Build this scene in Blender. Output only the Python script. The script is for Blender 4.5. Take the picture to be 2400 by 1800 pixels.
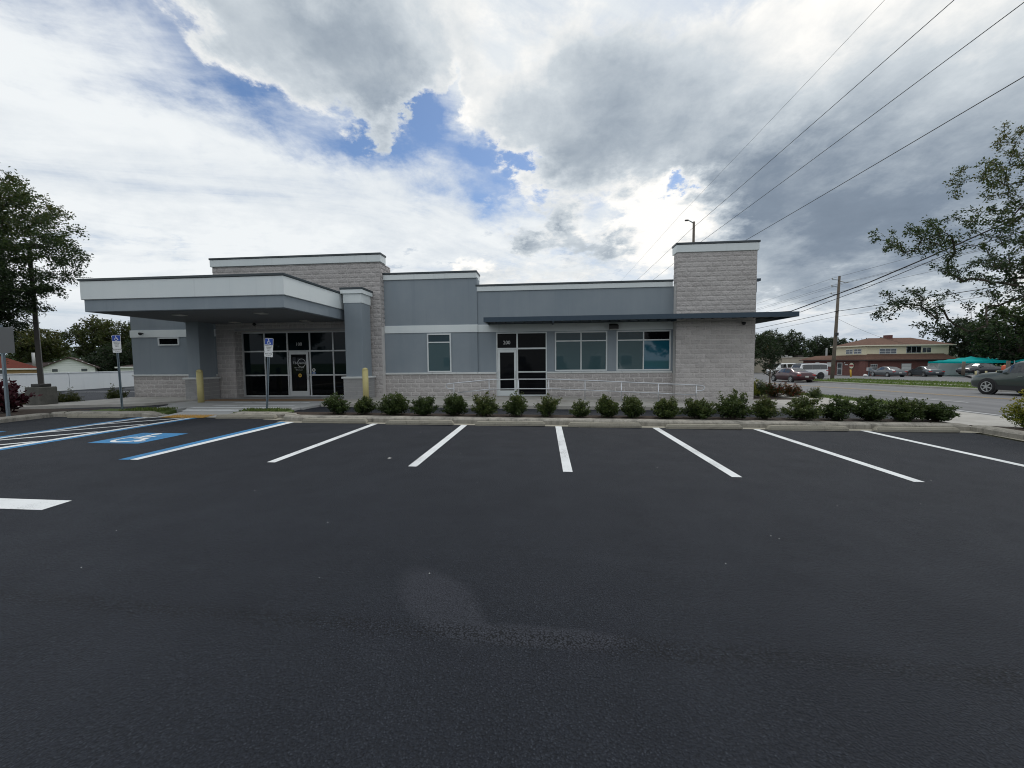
import bpy, bmesh, math, random
import numpy as np
from mathutils import Vector, Matrix

# ------------------------------------------------------------------ scene, camera, sky, sun
scene = bpy.context.scene
for o in list(bpy.data.objects):
    bpy.data.objects.remove(o, do_unlink=True)
COL = scene.collection
scene.render.engine = 'CYCLES'
scene.cycles.use_denoising = True
scene.cycles.denoising_input_passes = 'RGB_ALBEDO_NORMAL'
scene.cycles.denoising_prefilter = 'ACCURATE'
scene.cycles.pixel_filter_type = 'BLACKMAN_HARRIS'
scene.cycles.filter_width = 1.05
scene.cycles.max_bounces = 5
scene.cycles.transparent_max_bounces = 8
scene.cycles.caustics_reflective = False
scene.cycles.caustics_refractive = False
scene.view_settings.view_transform = 'Standard'
scene.view_settings.look = 'None'
scene.view_settings.exposure = 0.0
scene.view_settings.gamma = 1.0

cam_data = bpy.data.cameras.new('camera')
cam_data.sensor_fit = 'HORIZONTAL'
cam_data.sensor_width = 36.0
cam_data.lens = 905.67 / 2400.0 * 36.0
cam_data.clip_start = 0.05
cam_data.clip_end = 3000.0
cam = bpy.data.objects.new('camera', cam_data)
COL.objects.link(cam)
CR = (0.99639588, 0.08428924, -0.00951701)      # camera right
CU = (0.00447360, 0.05982254, 0.99819900)       # camera up
CF = (-0.08470677, 0.99464395, -0.05922986)     # camera forward
cam.matrix_world = Matrix(((CR[0], CU[0], -CF[0], 0.0), (CR[1], CU[1], -CF[1], 0.0), (CR[2], CU[2], -CF[2], 1.9), (0, 0, 0, 1)))
scene.camera = cam

SUN_AZ, SUN_EL = math.radians(24.0), math.radians(52.0)   # azimuth clockwise from +Y: high behind the building, behind cloud
sun_data = bpy.data.lights.new('sun', 'SUN')
sun_data.energy = 1.1
sun_data.angle = math.radians(14.0)
sun_data.color = (1.0, 0.97, 0.92)
sun = bpy.data.objects.new('sun', sun_data)
COL.objects.link(sun)
sd = Vector((math.sin(SUN_AZ) * math.cos(SUN_EL), math.cos(SUN_AZ) * math.cos(SUN_EL), math.sin(SUN_EL)))
sun.rotation_euler = sd.to_track_quat('Z', 'Y').to_euler()


class E:
    """A socket in a node tree with arithmetic."""
    def __init__(s, nt, sock): s.nt, s.k = nt, sock
    def op(s, kind, *o, clamp=False):
        n = s.nt.nodes.new('ShaderNodeMath'); n.operation = kind; n.use_clamp = clamp
        for i, v in enumerate((s,) + o):
            if isinstance(v, E): s.nt.links.new(v.k, n.inputs[i])
            else: n.inputs[i].default_value = v
        return E(s.nt, n.outputs[0])
    def __add__(s, o): return s.op('ADD', o)
    __radd__ = __add__
    def __sub__(s, o): return s.op('SUBTRACT', o)
    def __rsub__(s, o): return (s * -1.0) + o
    def __mul__(s, o): return s.op('MULTIPLY', o)
    __rmul__ = __mul__
    def __truediv__(s, o): return s.op('DIVIDE', o)
    def clamp(s): return s.op('ADD', 0.0, clamp=True)
    def smooth(s, a, b, lo=0.0, hi=1.0):
        n = s.nt.nodes.new('ShaderNodeMapRange'); n.interpolation_type = 'SMOOTHSTEP'
        s.nt.links.new(s.k, n.inputs[0])
        for i, v in enumerate((a, b, lo, hi)): n.inputs[i + 1].default_value = v
        return E(s.nt, n.outputs[0])


def mixc(nt, f, a, b, kind='MIX'):
    n = nt.nodes.new('ShaderNodeMix'); n.data_type = 'RGBA'; n.blend_type = kind
    for sock, v in ((n.inputs[0], f), (n.inputs[6], a), (n.inputs[7], b)):
        if isinstance(v, E): nt.links.new(v.k, sock)
        elif isinstance(v, (int, float)): sock.default_value = v
        else: sock.default_value = (v[0], v[1], v[2], 1.0)
    return E(nt, n.outputs[2])


def noise(nt, vec, scale, detail=4.0, rough=0.5, distort=0.0, out=0, dim='3D'):
    n = nt.nodes.new('ShaderNodeTexNoise'); n.noise_dimensions = dim; n.inputs['Scale'].default_value = scale
    n.inputs['Detail'].default_value = detail; n.inputs['Roughness'].default_value = rough
    n.inputs['Distortion'].default_value = distort
    if vec is not None: nt.links.new(vec.k, n.inputs['Vector'])
    return E(nt, n.outputs[out])


def combine(nt, x, y, z):
    n = nt.nodes.new('ShaderNodeCombineXYZ')
    for i, v in enumerate((x, y, z)):
        if isinstance(v, E): nt.links.new(v.k, n.inputs[i])
        else: n.inputs[i].default_value = v
    return E(nt, n.outputs[0])


def build_sky():
    w = bpy.data.worlds.new('World'); scene.world = w; w.use_nodes = True
    nt = w.node_tree; nt.nodes.clear()
    out = nt.nodes.new('ShaderNodeOutputWorld'); bg = nt.nodes.new('ShaderNodeBackground')
    nt.links.new(bg.outputs[0], out.inputs[0]); bg.inputs[1].default_value = 0.1
    sky = nt.nodes.new('ShaderNodeTexSky'); sky.sky_type = 'NISHITA'; sky.sun_disc = False
    sky.sun_elevation = SUN_EL; sky.sun_rotation = SUN_AZ
    sky.air_density = 1.0; sky.dust_density = 0.6; sky.ozone_density = 2.5
    tc = nt.nodes.new('ShaderNodeTexCoord'); sep = nt.nodes.new('ShaderNodeSeparateXYZ')
    nt.links.new(tc.outputs['Generated'], sep.inputs[0])
    x, y, z = (E(nt, sep.outputs[i]) for i in range(3))
    zc = z.op('MAXIMUM', 0.0)
    k = zc + 0.27
    u, v = x / k, y / k
    pl = combine(nt, u, v, 0.0)
    az0 = x.op('ARCTAN2', y) * 57.2958
    el0 = zc.op('ARCSINE') * 57.2958
    # ragged edges: the positions of the cloud masses are stirred by two scales of noise
    wn = nt.nodes.new('ShaderNodeTexNoise'); wn.noise_dimensions = '2D'; wn.inputs['Scale'].default_value = 2.4; wn.inputs['Detail'].default_value = 7.0; wn.inputs['Roughness'].default_value = 0.63
    nt.links.new(pl.k, wn.inputs['Vector'])
    ws = nt.nodes.new('ShaderNodeSeparateColor'); nt.links.new(wn.outputs['Color'], ws.inputs[0])
    wx, wy, wz = (E(nt, ws.outputs[i]) - 0.5 for i in range(3))
    az = az0 + wx * 26.0
    el = el0 + wy * 17.0
    ae = combine(nt, az, el, 0.0)
    def blob(a, e, sa, se, rot=0.0):
        mp = nt.nodes.new('ShaderNodeMapping'); mp.vector_type = 'TEXTURE'
        mp.inputs['Location'].default_value = (a, e, 0); mp.inputs['Rotation'].default_value = (0, 0, math.radians(rot)); mp.inputs['Scale'].default_value = (sa * 2.1, se * 2.1, 1)
        nt.links.new(ae.k, mp.inputs[0])
        g = nt.nodes.new('ShaderNodeTexGradient'); g.gradient_type = 'QUADRATIC_SPHERE'; nt.links.new(mp.outputs[0], g.inputs[0])
        return E(nt, g.outputs['Fac'])
    def total(lst):
        t = None
        for wgt, *b in lst:
            g = blob(*b)
            t = g * wgt if t is None else g.op('MULTIPLY_ADD', wgt, t)
        return t
    n1 = noise(nt, pl, 1.9, 9.0, 0.66, 0.2, dim='2D') - 0.5          # cumulus shapes
    n2 = noise(nt, pl, 7.0, 6.0, 0.66, 0.3, dim='2D') - 0.5             # curdled detail
    n3 = noise(nt, combine(nt, u * 0.5 + v * 0.35, v * 1.5 - u * 0.9, 7.3), 1.4, 7.0, 0.62, 0.5, dim='2D') - 0.5   # streaks of the high veil
    n4 = noise(nt, combine(nt, u + 3.1, v, 0.0), 0.8, 1.0, 0.5, dim='2D') - 0.5
    # high thin veil, torn open to blue in places
    holes = total([(0.92, -50, 34, 14, 6.0, 14), (0.82, -39, 30, 10, 4.6, 20), (1.0, -29, 27.0, 9, 3.6, 14), (1.25, -18.0, 30.2, 6.0, 5.5, 40), (1.05, -6, 27.5, 8, 3.4, 8), (0.8, 17.5, 22.6, 3.2, 1.6, 0), (0.6, -3, 22.5, 9, 2.8, 0), (0.40, 5, 15.5, 10, 2.0, 0), (0.42, -47, 11.5, 7, 1.4, -8), (0.3, -58, 24, 8, 2.0, 20)])
    veil = (0.84 - holes + n3 * 1.40 + n2 * 0.36).smooth(-0.08, 0.80)
    # heavy cloud
    dens = total([(1.25, -29, 38, 14, 6.5, -12), (1.15, -41, 36.5, 9, 4.0, -20), (1.6, -24.0, 30.0, 5.5, 6.5, 0), (1.0, -17, 41, 10, 6, 0), (1.2, 6, 34, 19, 8.5, 0), (1.0, 5, 27.5, 10, 5.5, 0), (0.9, 15, 26, 7, 3.5, 0),
                  (1.15, 30, 31, 20, 10, 0), (1.6, 38, 15, 17, 10, -6), (1.2, 25, 20, 5.5, 6, 0), (1.0, 55, 22, 18, 16, 0), (1.35, -11.5, 12.0, 7.5, 4.0, 0), (1.0, 1.0, 18.4, 4.5, 3.2, -35), (1.0, 9, 16.2, 6.5, 2.2, 0), (1.0, 15.5, 18.0, 5.0, 5.0, 0), (0.6, 2, 12, 14, 2.5, 0)])
    gaps = total([(1.45, -17.5, 30.2, 4.2, 4.6, 40), (1.3, -6.5, 27.4, 7.0, 2.6, 8), (1.2, -13, 36.0, 1.6, 2.8, 0), (1.3, 17.5, 22.6, 2.8, 1.5, 0), (0.9, -42, 21, 22, 8, 0)])
    D = dens - gaps + n1 * 1.25 + n2 * 0.42 + n4 * 0.3
    alpha = D.smooth(0.36, 0.74)
    thick = D.smooth(0.45, 1.6)
    storm = total([(0.95, 40, 14.0, 17, 7.5, -8), (0.55, 25, 17, 4.5, 6, 0), (0.45, 32, 8.5, 16, 3.5, 0), (0.40, 25, 23, 13, 4.0, -22), (0.34, -33, 38, 11, 5.0, -14), (0.62, 1.0, 18.4, 4.0, 2.6, -35), (0.62, 8.5, 16.2, 6.0, 1.8, 0), (0.30, -24, 30, 5.5, 5, 0), (0.28, 3, 29.0, 8, 3.0, 0), (0.25, 50, 23, 14, 7, 0)])
    lit = total([(1.5, 15.0, 18.0, 6.0, 6.0, 0), (0.8, -12.0, 14.6, 6.0, 2.8, 0), (0.5, 33, 32, 14, 6.0, 20), (0.55, -10.8, 32.0, 2.4, 4.0, 0), (0.30, 40, 4.5, 22, 2.5, 0), (0.30, 10, 23, 6, 2.5, 0), (0.3, -18, 40, 4, 5, 0)])
    calm = 1 - storm.smooth(0.5, 1.0, 0.0, 0.75)
    shade = (0.90 - thick * 0.25 - storm * 0.46 + lit * 0.42 + (n2 * 0.30 + n1 * 0.34 + wz * 0.42) * calm)
    ramp = nt.nodes.new('ShaderNodeValToRGB'); nt.links.new(shade.k, ramp.inputs[0])
    cr = ramp.color_ramp; cr.elements[0].position = 0.0; cr.elements[0].color = (1.35, 1.8, 2.45, 1)
    cr.elements[1].position = 1.0; cr.elements[1].color = (10.6, 10.4, 10.0, 1)
    for p, c in ((0.30, (2.1, 2.65, 3.4, 1)), (0.52, (3.9, 4.5, 5.15, 1)), (0.75, (6.2, 6.75, 7.2, 1))):
        e = cr.elements.new(p); e.color = c
    # the veil near the horizon curdles into small grey puffs
    curd = (noise(nt, combine(nt, u * 1.0 + 11.0, v * 1.25, 0.0), 4.2, 7.0, 0.64, 0.0, dim='2D') - 0.5) * el0.smooth(25.0, 14.0)
    puff = curd.smooth(0.10, 0.22) * n4.smooth(-0.1, 0.15)
    veilc = mixc(nt, (n3 * 1.3 + n2 * 0.35 + curd * 1.0 - puff * 0.75 + 0.82).clamp(), (4.9, 5.7, 6.7), (8.8, 9.15, 9.35))
    base = mixc(nt, 1.0, E(nt, sky.outputs[0]), (0.92, 1.02, 1.12), 'MULTIPLY')
    c1 = mixc(nt, veil, base, veilc)
    c2 = mixc(nt, alpha * 0.97, c1, E(nt, ramp.outputs[0]))
    haze = mixc(nt, el0.smooth(0.0, 8.0, 0.8, 0.0), c2, (4.4, 5.2, 6.2))
    nt.links.new(haze.k, bg.inputs[0])
    w.cycles.sampling_method = 'MANUAL'; w.cycles.sample_map_resolution = 1024


build_sky()

# ------------------------------------------------------------------ helpers
RNG = np.random.default_rng(7)
random.seed(7)


def G(x):
    """height of the car park surface: it falls gently to the right"""
    return 0.08 - 0.0096 * min(max(x, -9.5), 10.0)


def TR(y):
    """height of the street: a slope fitted to car and building sizes in the image"""
    return -0.03 - 0.02 * max(0.0, min(y, 75.0) - 18.0)  # slope chosen so far things reach real size at their image positions


class MB:
    def __init__(s): s.v, s.f, s.sm = [], [], []
    def add(s, verts, faces, smooth=False):
        b = len(s.v); s.v += [tuple(p) for p in verts]
        for f in faces: s.f.append(tuple(b + i for i in f)); s.sm.append(smooth)
        return s
    def box(s, x0, x1, y0, y1, z0, z1):
        return s.add([(x0, y0, z0), (x1, y0, z0), (x1, y1, z0), (x0, y1, z0), (x0, y0, z1), (x1, y0, z1), (x1, y1, z1), (x0, y1, z1)],
                     [(0, 3, 2, 1), (4, 5, 6, 7), (0, 1, 5, 4), (1, 2, 6, 5), (2, 3, 7, 6), (3, 0, 4, 7)])
    def bbox(s, x0, x1, y0, y1, z0, z1, b=0.01):
        """box with chamfered edges"""
        bm = bmesh.new(); bmesh.ops.create_cube(bm, size=1.0)
        for v in bm.verts:
            v.co = Vector(((x0 + x1) / 2 + v.co.x * (x1 - x0), (y0 + y1) / 2 + v.co.y * (y1 - y0), (z0 + z1) / 2 + v.co.z * (z1 - z0)))
        bmesh.ops.bevel(bm, geom=bm.edges[:], offset=b, segments=1, affect='EDGES')
        bm.verts.ensure_lookup_table()
        s.add([v.co[:] for v in bm.verts], [[v.index for v in f.verts] for f in bm.faces]); bm.free(); return s
    def prism(s, poly, z0, z1):
        """vertical prism over a plan polygon (counter-clockwise); z0, z1 numbers or functions of (x, y)"""
        n = len(poly); F = lambda z, p: z(*p) if callable(z) else z
        vs = [(p[0], p[1], F(z0, p)) for p in poly] + [(p[0], p[1], F(z1, p)) for p in poly]
        return s.add(vs, [tuple(range(n - 1, -1, -1)), tuple(range(n, 2 * n))] + [(i, (i + 1) % n, n + (i + 1) % n, n + i) for i in range(n)])
    def sheet(s, poly, z):
        F = lambda p: z(*p) if callable(z) else z
        return s.add([(p[0], p[1], F(p)) for p in poly], [tuple(range(len(poly)))])
    def extrude_x(s, prof, x0, x1, zf0=0.0, zf1=0.0):
        """profile in (y, z) swept along x; zf shifts z at either end"""
        n = len(prof)
        vs = [(x0, p[0], p[1] + zf0) for p in prof] + [(x1, p[0], p[1] + zf1) for p in prof]
        return s.add(vs, [tuple(range(n)), tuple(range(2 * n - 1, n - 1, -1))] + [(i, n + i, n + (i + 1) % n, (i + 1) % n) for i in range(n)])
    def cyl(s, p0, p1, r0, r1=None, n=12, caps=True, smooth=True):
        r1 = r0 if r1 is None else r1
        return s.tube([p0, p1], [r0, r1], n, caps, smooth)
    def tube(s, pts, r, n=8, caps=True, smooth=True):
        pts = [Vector(p) for p in pts]; m = len(pts)
        if not hasattr(r, '__len__'): r = [r] * m
        t0 = (pts[1] - pts[0]).normalized()
        a = Vector((0, 0, 1)) if abs(t0.z) < 0.9 else Vector((1, 0, 0))
        u = t0.cross(a).normalized()
        vs = []
        for i, p in enumerate(pts):
            t = (pts[min(i + 1, m - 1)] - pts[max(i - 1, 0)]).normalized()
            u = (u - t * u.dot(t)).normalized(); w = t.cross(u)
            for k in range(n):
                c = 2 * math.pi * k / n
                vs.append(p + (u * math.cos(c) + w * math.sin(c)) * r[i])
        fs = [(i * n + k, i * n + (k + 1) % n, (i + 1) * n + (k + 1) % n, (i + 1) * n + k) for i in range(m - 1) for k in range(n)]
        s.add(vs, fs, smooth)
        if caps:
            b = len(s.v) - len(vs)
            s.f.append(tuple(b + k for k in range(n - 1, -1, -1))); s.sm.append(False)
            s.f.append(tuple(b + (m - 1) * n + k for k in range(n))); s.sm.append(False)
        return s
    def lathe(s, prof, c=(0, 0, 0), n=20, axis='z', smooth=True, caps=True):
        vs = []
        for r, h in prof:
            for k in range(n):
                a = 2 * math.pi * k / n; q = (r * math.cos(a), r * math.sin(a), h)
                if axis == 'y': q = (q[0], h, q[1])
                if axis == 'x': q = (h, q[0], q[1])
                vs.append((c[0] + q[0], c[1] + q[1], c[2] + q[2]))
        m = len(prof)
        s.add(vs, [(i * n + k, i * n + (k + 1) % n, (i + 1) * n + (k + 1) % n, (i + 1) * n + k) for i in range(m - 1) for k in range(n)], smooth)
        if caps:
            b = len(s.v) - len(vs)
            s.f.append(tuple(b + k for k in range(n - 1, -1, -1))); s.sm.append(False)
            s.f.append(tuple(b + (m - 1) * n + k for k in range(n))); s.sm.append(False)
        return s
    def mesh(s, name, m=None, off=(0, 0, 0), fix=True):
        me = bpy.data.meshes.new(name)
        me.from_pydata([(p[0] - off[0], p[1] - off[1], p[2] - off[2]) for p in s.v], [], s.f)
        if any(s.sm): me.polygons.foreach_set('use_smooth', s.sm)
        if fix:
            bm = bmesh.new(); bm.from_mesh(me); bmesh.ops.recalc_face_normals(bm, faces=bm.faces); bm.to_mesh(me); bm.free()
        if m: me.materials.append(M[m] if isinstance(m, str) else m)
        return me
    def build(s, name, m, parent=None, world=True, fix=True):
        """link as one mesh object; coordinates are world ones unless world=False (then local to the parent)"""
        off = (0, 0, 0)
        if parent is not None and world:
            p, a = parent, Vector((0, 0, 0))
            while p is not None: a += p.location; p = p.parent
            off = a
        o = bpy.data.objects.new(name, s.mesh(name, m, off, fix)); COL.objects.link(o)
        if parent is not None: o.parent = parent
        return o


def sheetmesh(poly, z): return MB().sheet(poly, z)


def tag(o, label=None, cat=None, group=None, kind=None):
    for k, v in (('label', label), ('category', cat), ('group', group), ('kind', kind)):
        if v: o[k] = v
    return o


def empty(name, loc=(0, 0, 0), rz=0.0):
    o = bpy.data.objects.new(name, None); COL.objects.link(o); o.location = loc; o.rotation_euler = (0, 0, rz)
    o.empty_display_size = 0.2
    return o


def thing(name, label, cat, loc=(0, 0, 0), rz=0.0, group=None):
    return tag(empty(name, loc, rz), label, cat, group)


def link(name, me, parent=None, loc=(0, 0, 0), rot=(0, 0, 0), scale=(1, 1, 1)):
    o = bpy.data.objects.new(name, me); COL.objects.link(o); o.parent = parent
    o.location = loc; o.rotation_euler = rot; o.scale = scale
    return o


def dup(root, loc, rz=0.0, label=None, group=None, scale=None):
    r = root.copy(); COL.objects.link(r); r.location = loc; r.rotation_euler = (0, 0, rz)
    if scale: r.scale = scale
    if label: r['label'] = label
    if group: r['group'] = group
    for ch in root.children:
        c = ch.copy(); COL.objects.link(c); c.parent = r
        for g in ch.children:
            d = g.copy(); COL.objects.link(d); d.parent = c
    return r


def text(name, s, size, m, parent, loc, rot=(math.pi / 2, 0, 0), align='CENTER', extrude=0.001, sx=1.0):
    cu = bpy.data.curves.new(name, 'FONT'); cu.body = s; cu.size = size; cu.align_x = align; cu.align_y = 'CENTER'; cu.extrude = extrude
    cu.resolution_u = 3
    tmp = bpy.data.objects.new('tmp', cu); COL.objects.link(tmp)
    dg = bpy.context.evaluated_depsgraph_get(); me = bpy.data.meshes.new_from_object(tmp.evaluated_get(dg))
    bpy.data.objects.remove(tmp); bpy.data.curves.remove(cu)
    me.name = name; me.materials.clear(); me.materials.append(M[m])
    o = bpy.data.objects.new(name, me); COL.objects.link(o); o.parent = parent
    o.location = loc; o.rotation_euler = rot; o.scale = (sx, 1, 1)
    return o


# ------------------------------------------------------------------ materials
M = {}


def mat(name, color, rough=0.6, spec=0.5, metal=0.0):
    m = bpy.data.materials.new(name); m.use_nodes = True; M[name] = m
    b = m.node_tree.nodes['Principled BSDF']
    b.inputs['Base Color'].default_value = (*color, 1); b.inputs['Roughness'].default_value = rough
    b.inputs['Specular IOR Level'].default_value = spec; b.inputs['Metallic'].default_value = metal
    return m


def pos(nt, scale=(1, 1, 1), kind='Object'):
    tc = nt.nodes.new('ShaderNodeTexCoord')
    if kind == 'World':
        g = nt.nodes.new('ShaderNodeNewGeometry'); src = g.outputs['Position']
    else: src = tc.outputs[kind]
    if tuple(scale) == (1, 1, 1): return E(nt, src)
    mp = nt.nodes.new('ShaderNodeMapping'); mp.inputs['Scale'].default_value = scale
    nt.links.new(src, mp.inputs[0]); return E(nt, mp.outputs[0])


def bump(nt, h, strength=0.3, dist=0.01):
    b = nt.nodes.new('ShaderNodeBump'); b.inputs['Strength'].default_value = strength; b.inputs['Distance'].default_value = dist
    nt.links.new(h.k, b.inputs['Height']); nt.links.new(b.outputs[0], nt.nodes['Principled BSDF'].inputs['Normal'])


def setc(m, c): m.node_tree.links.new(c.k, m.node_tree.nodes['Principled BSDF'].inputs['Base Color'])


def setr(m, c): m.node_tree.links.new(c.k, m.node_tree.nodes['Principled BSDF'].inputs['Roughness'])


def speckle(name, c0, c1, rough=0.8, scale=3.0, fine=120.0, fine_amt=0.5, bump_s=0.2, bump_d=0.004, spec=0.3, world=True):
    """surface with broad patches between two colours and a fine grain"""
    m = mat(name, c0, rough, spec); nt = m.node_tree
    p = pos(nt, kind='World' if world else 'Object')
    a = noise(nt, p, scale, 6, 0.6); f = noise(nt, p, fine, 3, 0.6)
    col = mixc(nt, (a.smooth(0.3, 0.7) * (1 - fine_amt) + f.smooth(0.3, 0.7) * fine_amt).clamp(), c0, c1)
    setc(m, col); bump(nt, f, bump_s, bump_d)
    return m


def streaked(name, c0, c1, streak=0.35, rough=0.85):
    """painted render: grain, broad unevenness and faint vertical wash marks"""
    m = mat(name, c0, rough, 0.25); nt = m.node_tree; p = pos(nt, kind='World')
    a = noise(nt, p, 0.7, 5, 0.6); s = noise(nt, pos(nt, (2.2, 2.2, 0.16), 'World'), 1.0, 6, 0.65)
    f = noise(nt, p, 70, 3, 0.6)
    drip = noise(nt, pos(nt, (5.5, 5.5, 0.10), 'World'), 1.0, 5, 0.6).smooth(0.56, 0.80)
    cc = mixc(nt, (a.smooth(0.25, 0.75) * 0.5 + s.smooth(0.3, 0.8) * streak + f * 0.25).clamp(), c0, c1)
    setc(m, mixc(nt, drip * 0.28, cc, tuple(0.62 * k for k in c0)))
    bump(nt, noise(nt, p, 160, 2, 0.7), 0.25, 0.004)
    return m


def make_materials():
    # sealed asphalt of the car park: nearly black binder, fine pale aggregate, dusty patches, scuffs
    m = mat('asphalt', (0.03, 0.03, 0.034), 0.75, 0.26); nt = m.node_tree; p = pos(nt, kind='World')
    broad = noise(nt, p, 0.22, 6, 0.6); mid = noise(nt, p, 1.6, 6, 0.65); fine = noise(nt, p, 95, 3, 0.75)
    vo = nt.nodes.new('ShaderNodeTexVoronoi'); vo.inputs['Scale'].default_value = 120.0; nt.links.new(p.k, vo.inputs['Vector'])
    vd = E(nt, vo.outputs['Distance'])
    base = mixc(nt, (broad.smooth(0.3, 0.7) * 0.55 + mid.smooth(0.3, 0.72) * 0.45).clamp(), (0.0100, 0.0128, 0.0200), (0.0168, 0.0208, 0.0305))
    c = mixc(nt, fine.smooth(0.50, 0.76), base, (0.045, 0.052, 0.066))
    c = mixc(nt, fine.smooth(0.47, 0.26) * 0.9, c, (0.004, 0.005, 0.008))
    # long faint drag marks of the squeegee and tyre wear, along the drive aisle
    dr = noise(nt, pos(nt, (0.13, 1.7, 1), 'World'), 1.3, 6, 0.6)
    c = mixc(nt, dr.smooth(0.52, 0.80) * 0.35, c, (0.030, 0.0355, 0.046))
    # the paler worn wedge where the sealer is thin
    sp = nt.nodes.new('ShaderNodeSeparateXYZ'); nt.links.new(p.k, sp.inputs[0]); X, Y = E(nt, sp.outputs[0]), E(nt, sp.outputs[1])
    wob = noise(nt, p, 1.5, 5, 0.6) - 0.5
    def patch(cx, cy, sx, sy, rot):
        ca, sa = math.cos(rot), math.sin(rot); dx, dy = X - cx + wob * 0.16, Y - cy + wob * 0.12
        a, b = (dx * (ca / sx) + dy * (sa / sx)), (dy * (ca / sy) - dx * (sa / sy))
        return (a * a + b * b).smooth(1.15, 0.35)
    w = (patch(-0.80, 2.77, 0.62, 0.25, -0.80) + patch(-0.03, 2.46, 0.62, 0.115, -0.03)).clamp()
    c = mixc(nt, w * (fine.smooth(0.2, 0.7) * 0.4 + 0.42), c, (0.040, 0.0435, 0.056))
    # stones of the mix: pale rounded tops, dark voids, and an open-textured joint between two paving passes
    v2 = nt.nodes.new('ShaderNodeTexVoronoi'); v2.inputs['Scale'].default_value = 72.0; nt.links.new(p.k, v2.inputs['Vector'])
    pd = E(nt, v2.outputs['Distance']); vc = nt.nodes.new('ShaderNodeSeparateColor'); nt.links.new(v2.outputs['Color'], vc.inputs[0]); pr = E(nt, vc.outputs[0])
    seam = ((Y + X * 0.03 - 2.43 + wob * 0.10).op('ABSOLUTE')).smooth(0.13, 0.02)
    seam2 = ((Y + X * 0.004 - 8.35 + wob * 0.25).op('ABSOLUTE')).smooth(0.10, 0.02) * mid.smooth(0.45, 0.6)
    c = mixc(nt, pd.smooth(0.42, 0.70) * (seam * 0.5 + 0.45), c, (0.0035, 0.0045, 0.007))
    c = mixc(nt, pr.smooth(0.70, 0.95) * pd.smooth(0.42, 0.18) * (seam * 0.4 + 0.55), c, (0.058, 0.066, 0.082))
    c = mixc(nt, seam2 * 0.6, c, (0.008, 0.010, 0.013))
    # oil drips in the bays
    oil = noise(nt, p, 1.15, 3, 0.5).smooth(0.66, 0.80) * (Y.smooth(5.5, 7.5) * Y.smooth(10.6, 9.5))
    c = mixc(nt, oil * 0.55, c, (0.006, 0.0075, 0.009))
    setc(m, c); setr(m, mixc(nt, mid, (0.80, 0.80, 0.80), (0.64, 0.64, 0.64)))
    bump(nt, fine * 0.6 + vd * 0.4 - pd * 0.8, 1.0, 0.011)
    # old street asphalt: grey, tyre-dark lanes
    m = mat('road_asphalt', (0.16, 0.16, 0.165), 0.85, 0.25); nt = m.node_tree; p = pos(nt, kind='World')
    tr = noise(nt, pos(nt, (0.9, 0.05, 1), 'World'), 1.3, 5, 0.6); f = noise(nt, p, 60, 3, 0.7)
    c = mixc(nt, tr.smooth(0.35, 0.65), (0.17, 0.17, 0.175), (0.115, 0.116, 0.122)); c = mixc(nt, f * 0.35, c, (0.26, 0.26, 0.26)); setc(m, c)
    speckle('old_asphalt', (0.11, 0.112, 0.118), (0.17, 0.17, 0.172), 0.85, 0.8, 50, 0.4)
    # concrete
    m = mat('concrete', (0.42, 0.40, 0.36), 0.85, 0.25); nt = m.node_tree; p = pos(nt, kind='World')
    a = noise(nt, p, 0.9, 7, 0.65); f = noise(nt, p, 60, 4, 0.7)
    c = mixc(nt, a.smooth(0.3, 0.72), (0.47, 0.455, 0.425), (0.34, 0.325, 0.30)); c = mixc(nt, f.smooth(0.45, 0.7) * 0.35, c, (0.26, 0.25, 0.23)); setc(m, c); bump(nt, f, 0.25, 0.004)
    speckle('shaded_concrete', (0.33, 0.34, 0.345), (0.42, 0.42, 0.415), 0.85, 1.1, 55, 0.4)  # darker copy of the concrete: shade under the canopy put into its colour
    # kerb: weathered, black mould streaks running down the face
    m = mat('kerb_concrete', (0.36, 0.34, 0.30), 0.9, 0.2); nt = m.node_tree; p = pos(nt, kind='World')
    s = noise(nt, pos(nt, (5, 5, 0.9), 'World'), 1.0, 8, 0.8); a = noise(nt, p, 1.1, 6, 0.65); f = noise(nt, p, 70, 3, 0.7)
    c = mixc(nt, f.smooth(0.3, 0.7), (0.40, 0.375, 0.325), (0.28, 0.265, 0.235)); c = mixc(nt, s.smooth(0.40, 0.72) * a.smooth(0.22, 0.60) * 0.9, c, (0.070, 0.066, 0.058)); setc(m, c); bump(nt, f, 0.35, 0.006)
    m = mat('wheelstop_concrete', (0.36, 0.34, 0.29), 0.9, 0.2); nt = m.node_tree; p = pos(nt, kind='World')
    s = noise(nt, pos(nt, (12, 12, 1.4), 'World'), 1.0, 7, 0.75); f = noise(nt, p, 60, 3, 0.7); a = noise(nt, p, 2.2, 5, 0.6)
    c = mixc(nt, f.smooth(0.3, 0.7), (0.36, 0.335, 0.275), (0.26, 0.245, 0.205)); c = mixc(nt, s.smooth(0.5, 0.72) * a.smooth(0.35, 0.65) * 0.8, c, (0.10, 0.093, 0.08)); setc(m, c); bump(nt, f, 0.35, 0.006)
    speckle('lamp_base_concrete', (0.15, 0.148, 0.135), (0.075, 0.075, 0.068), 0.9, 2.6, 40, 0.35, 0.4, 0.006)
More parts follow.
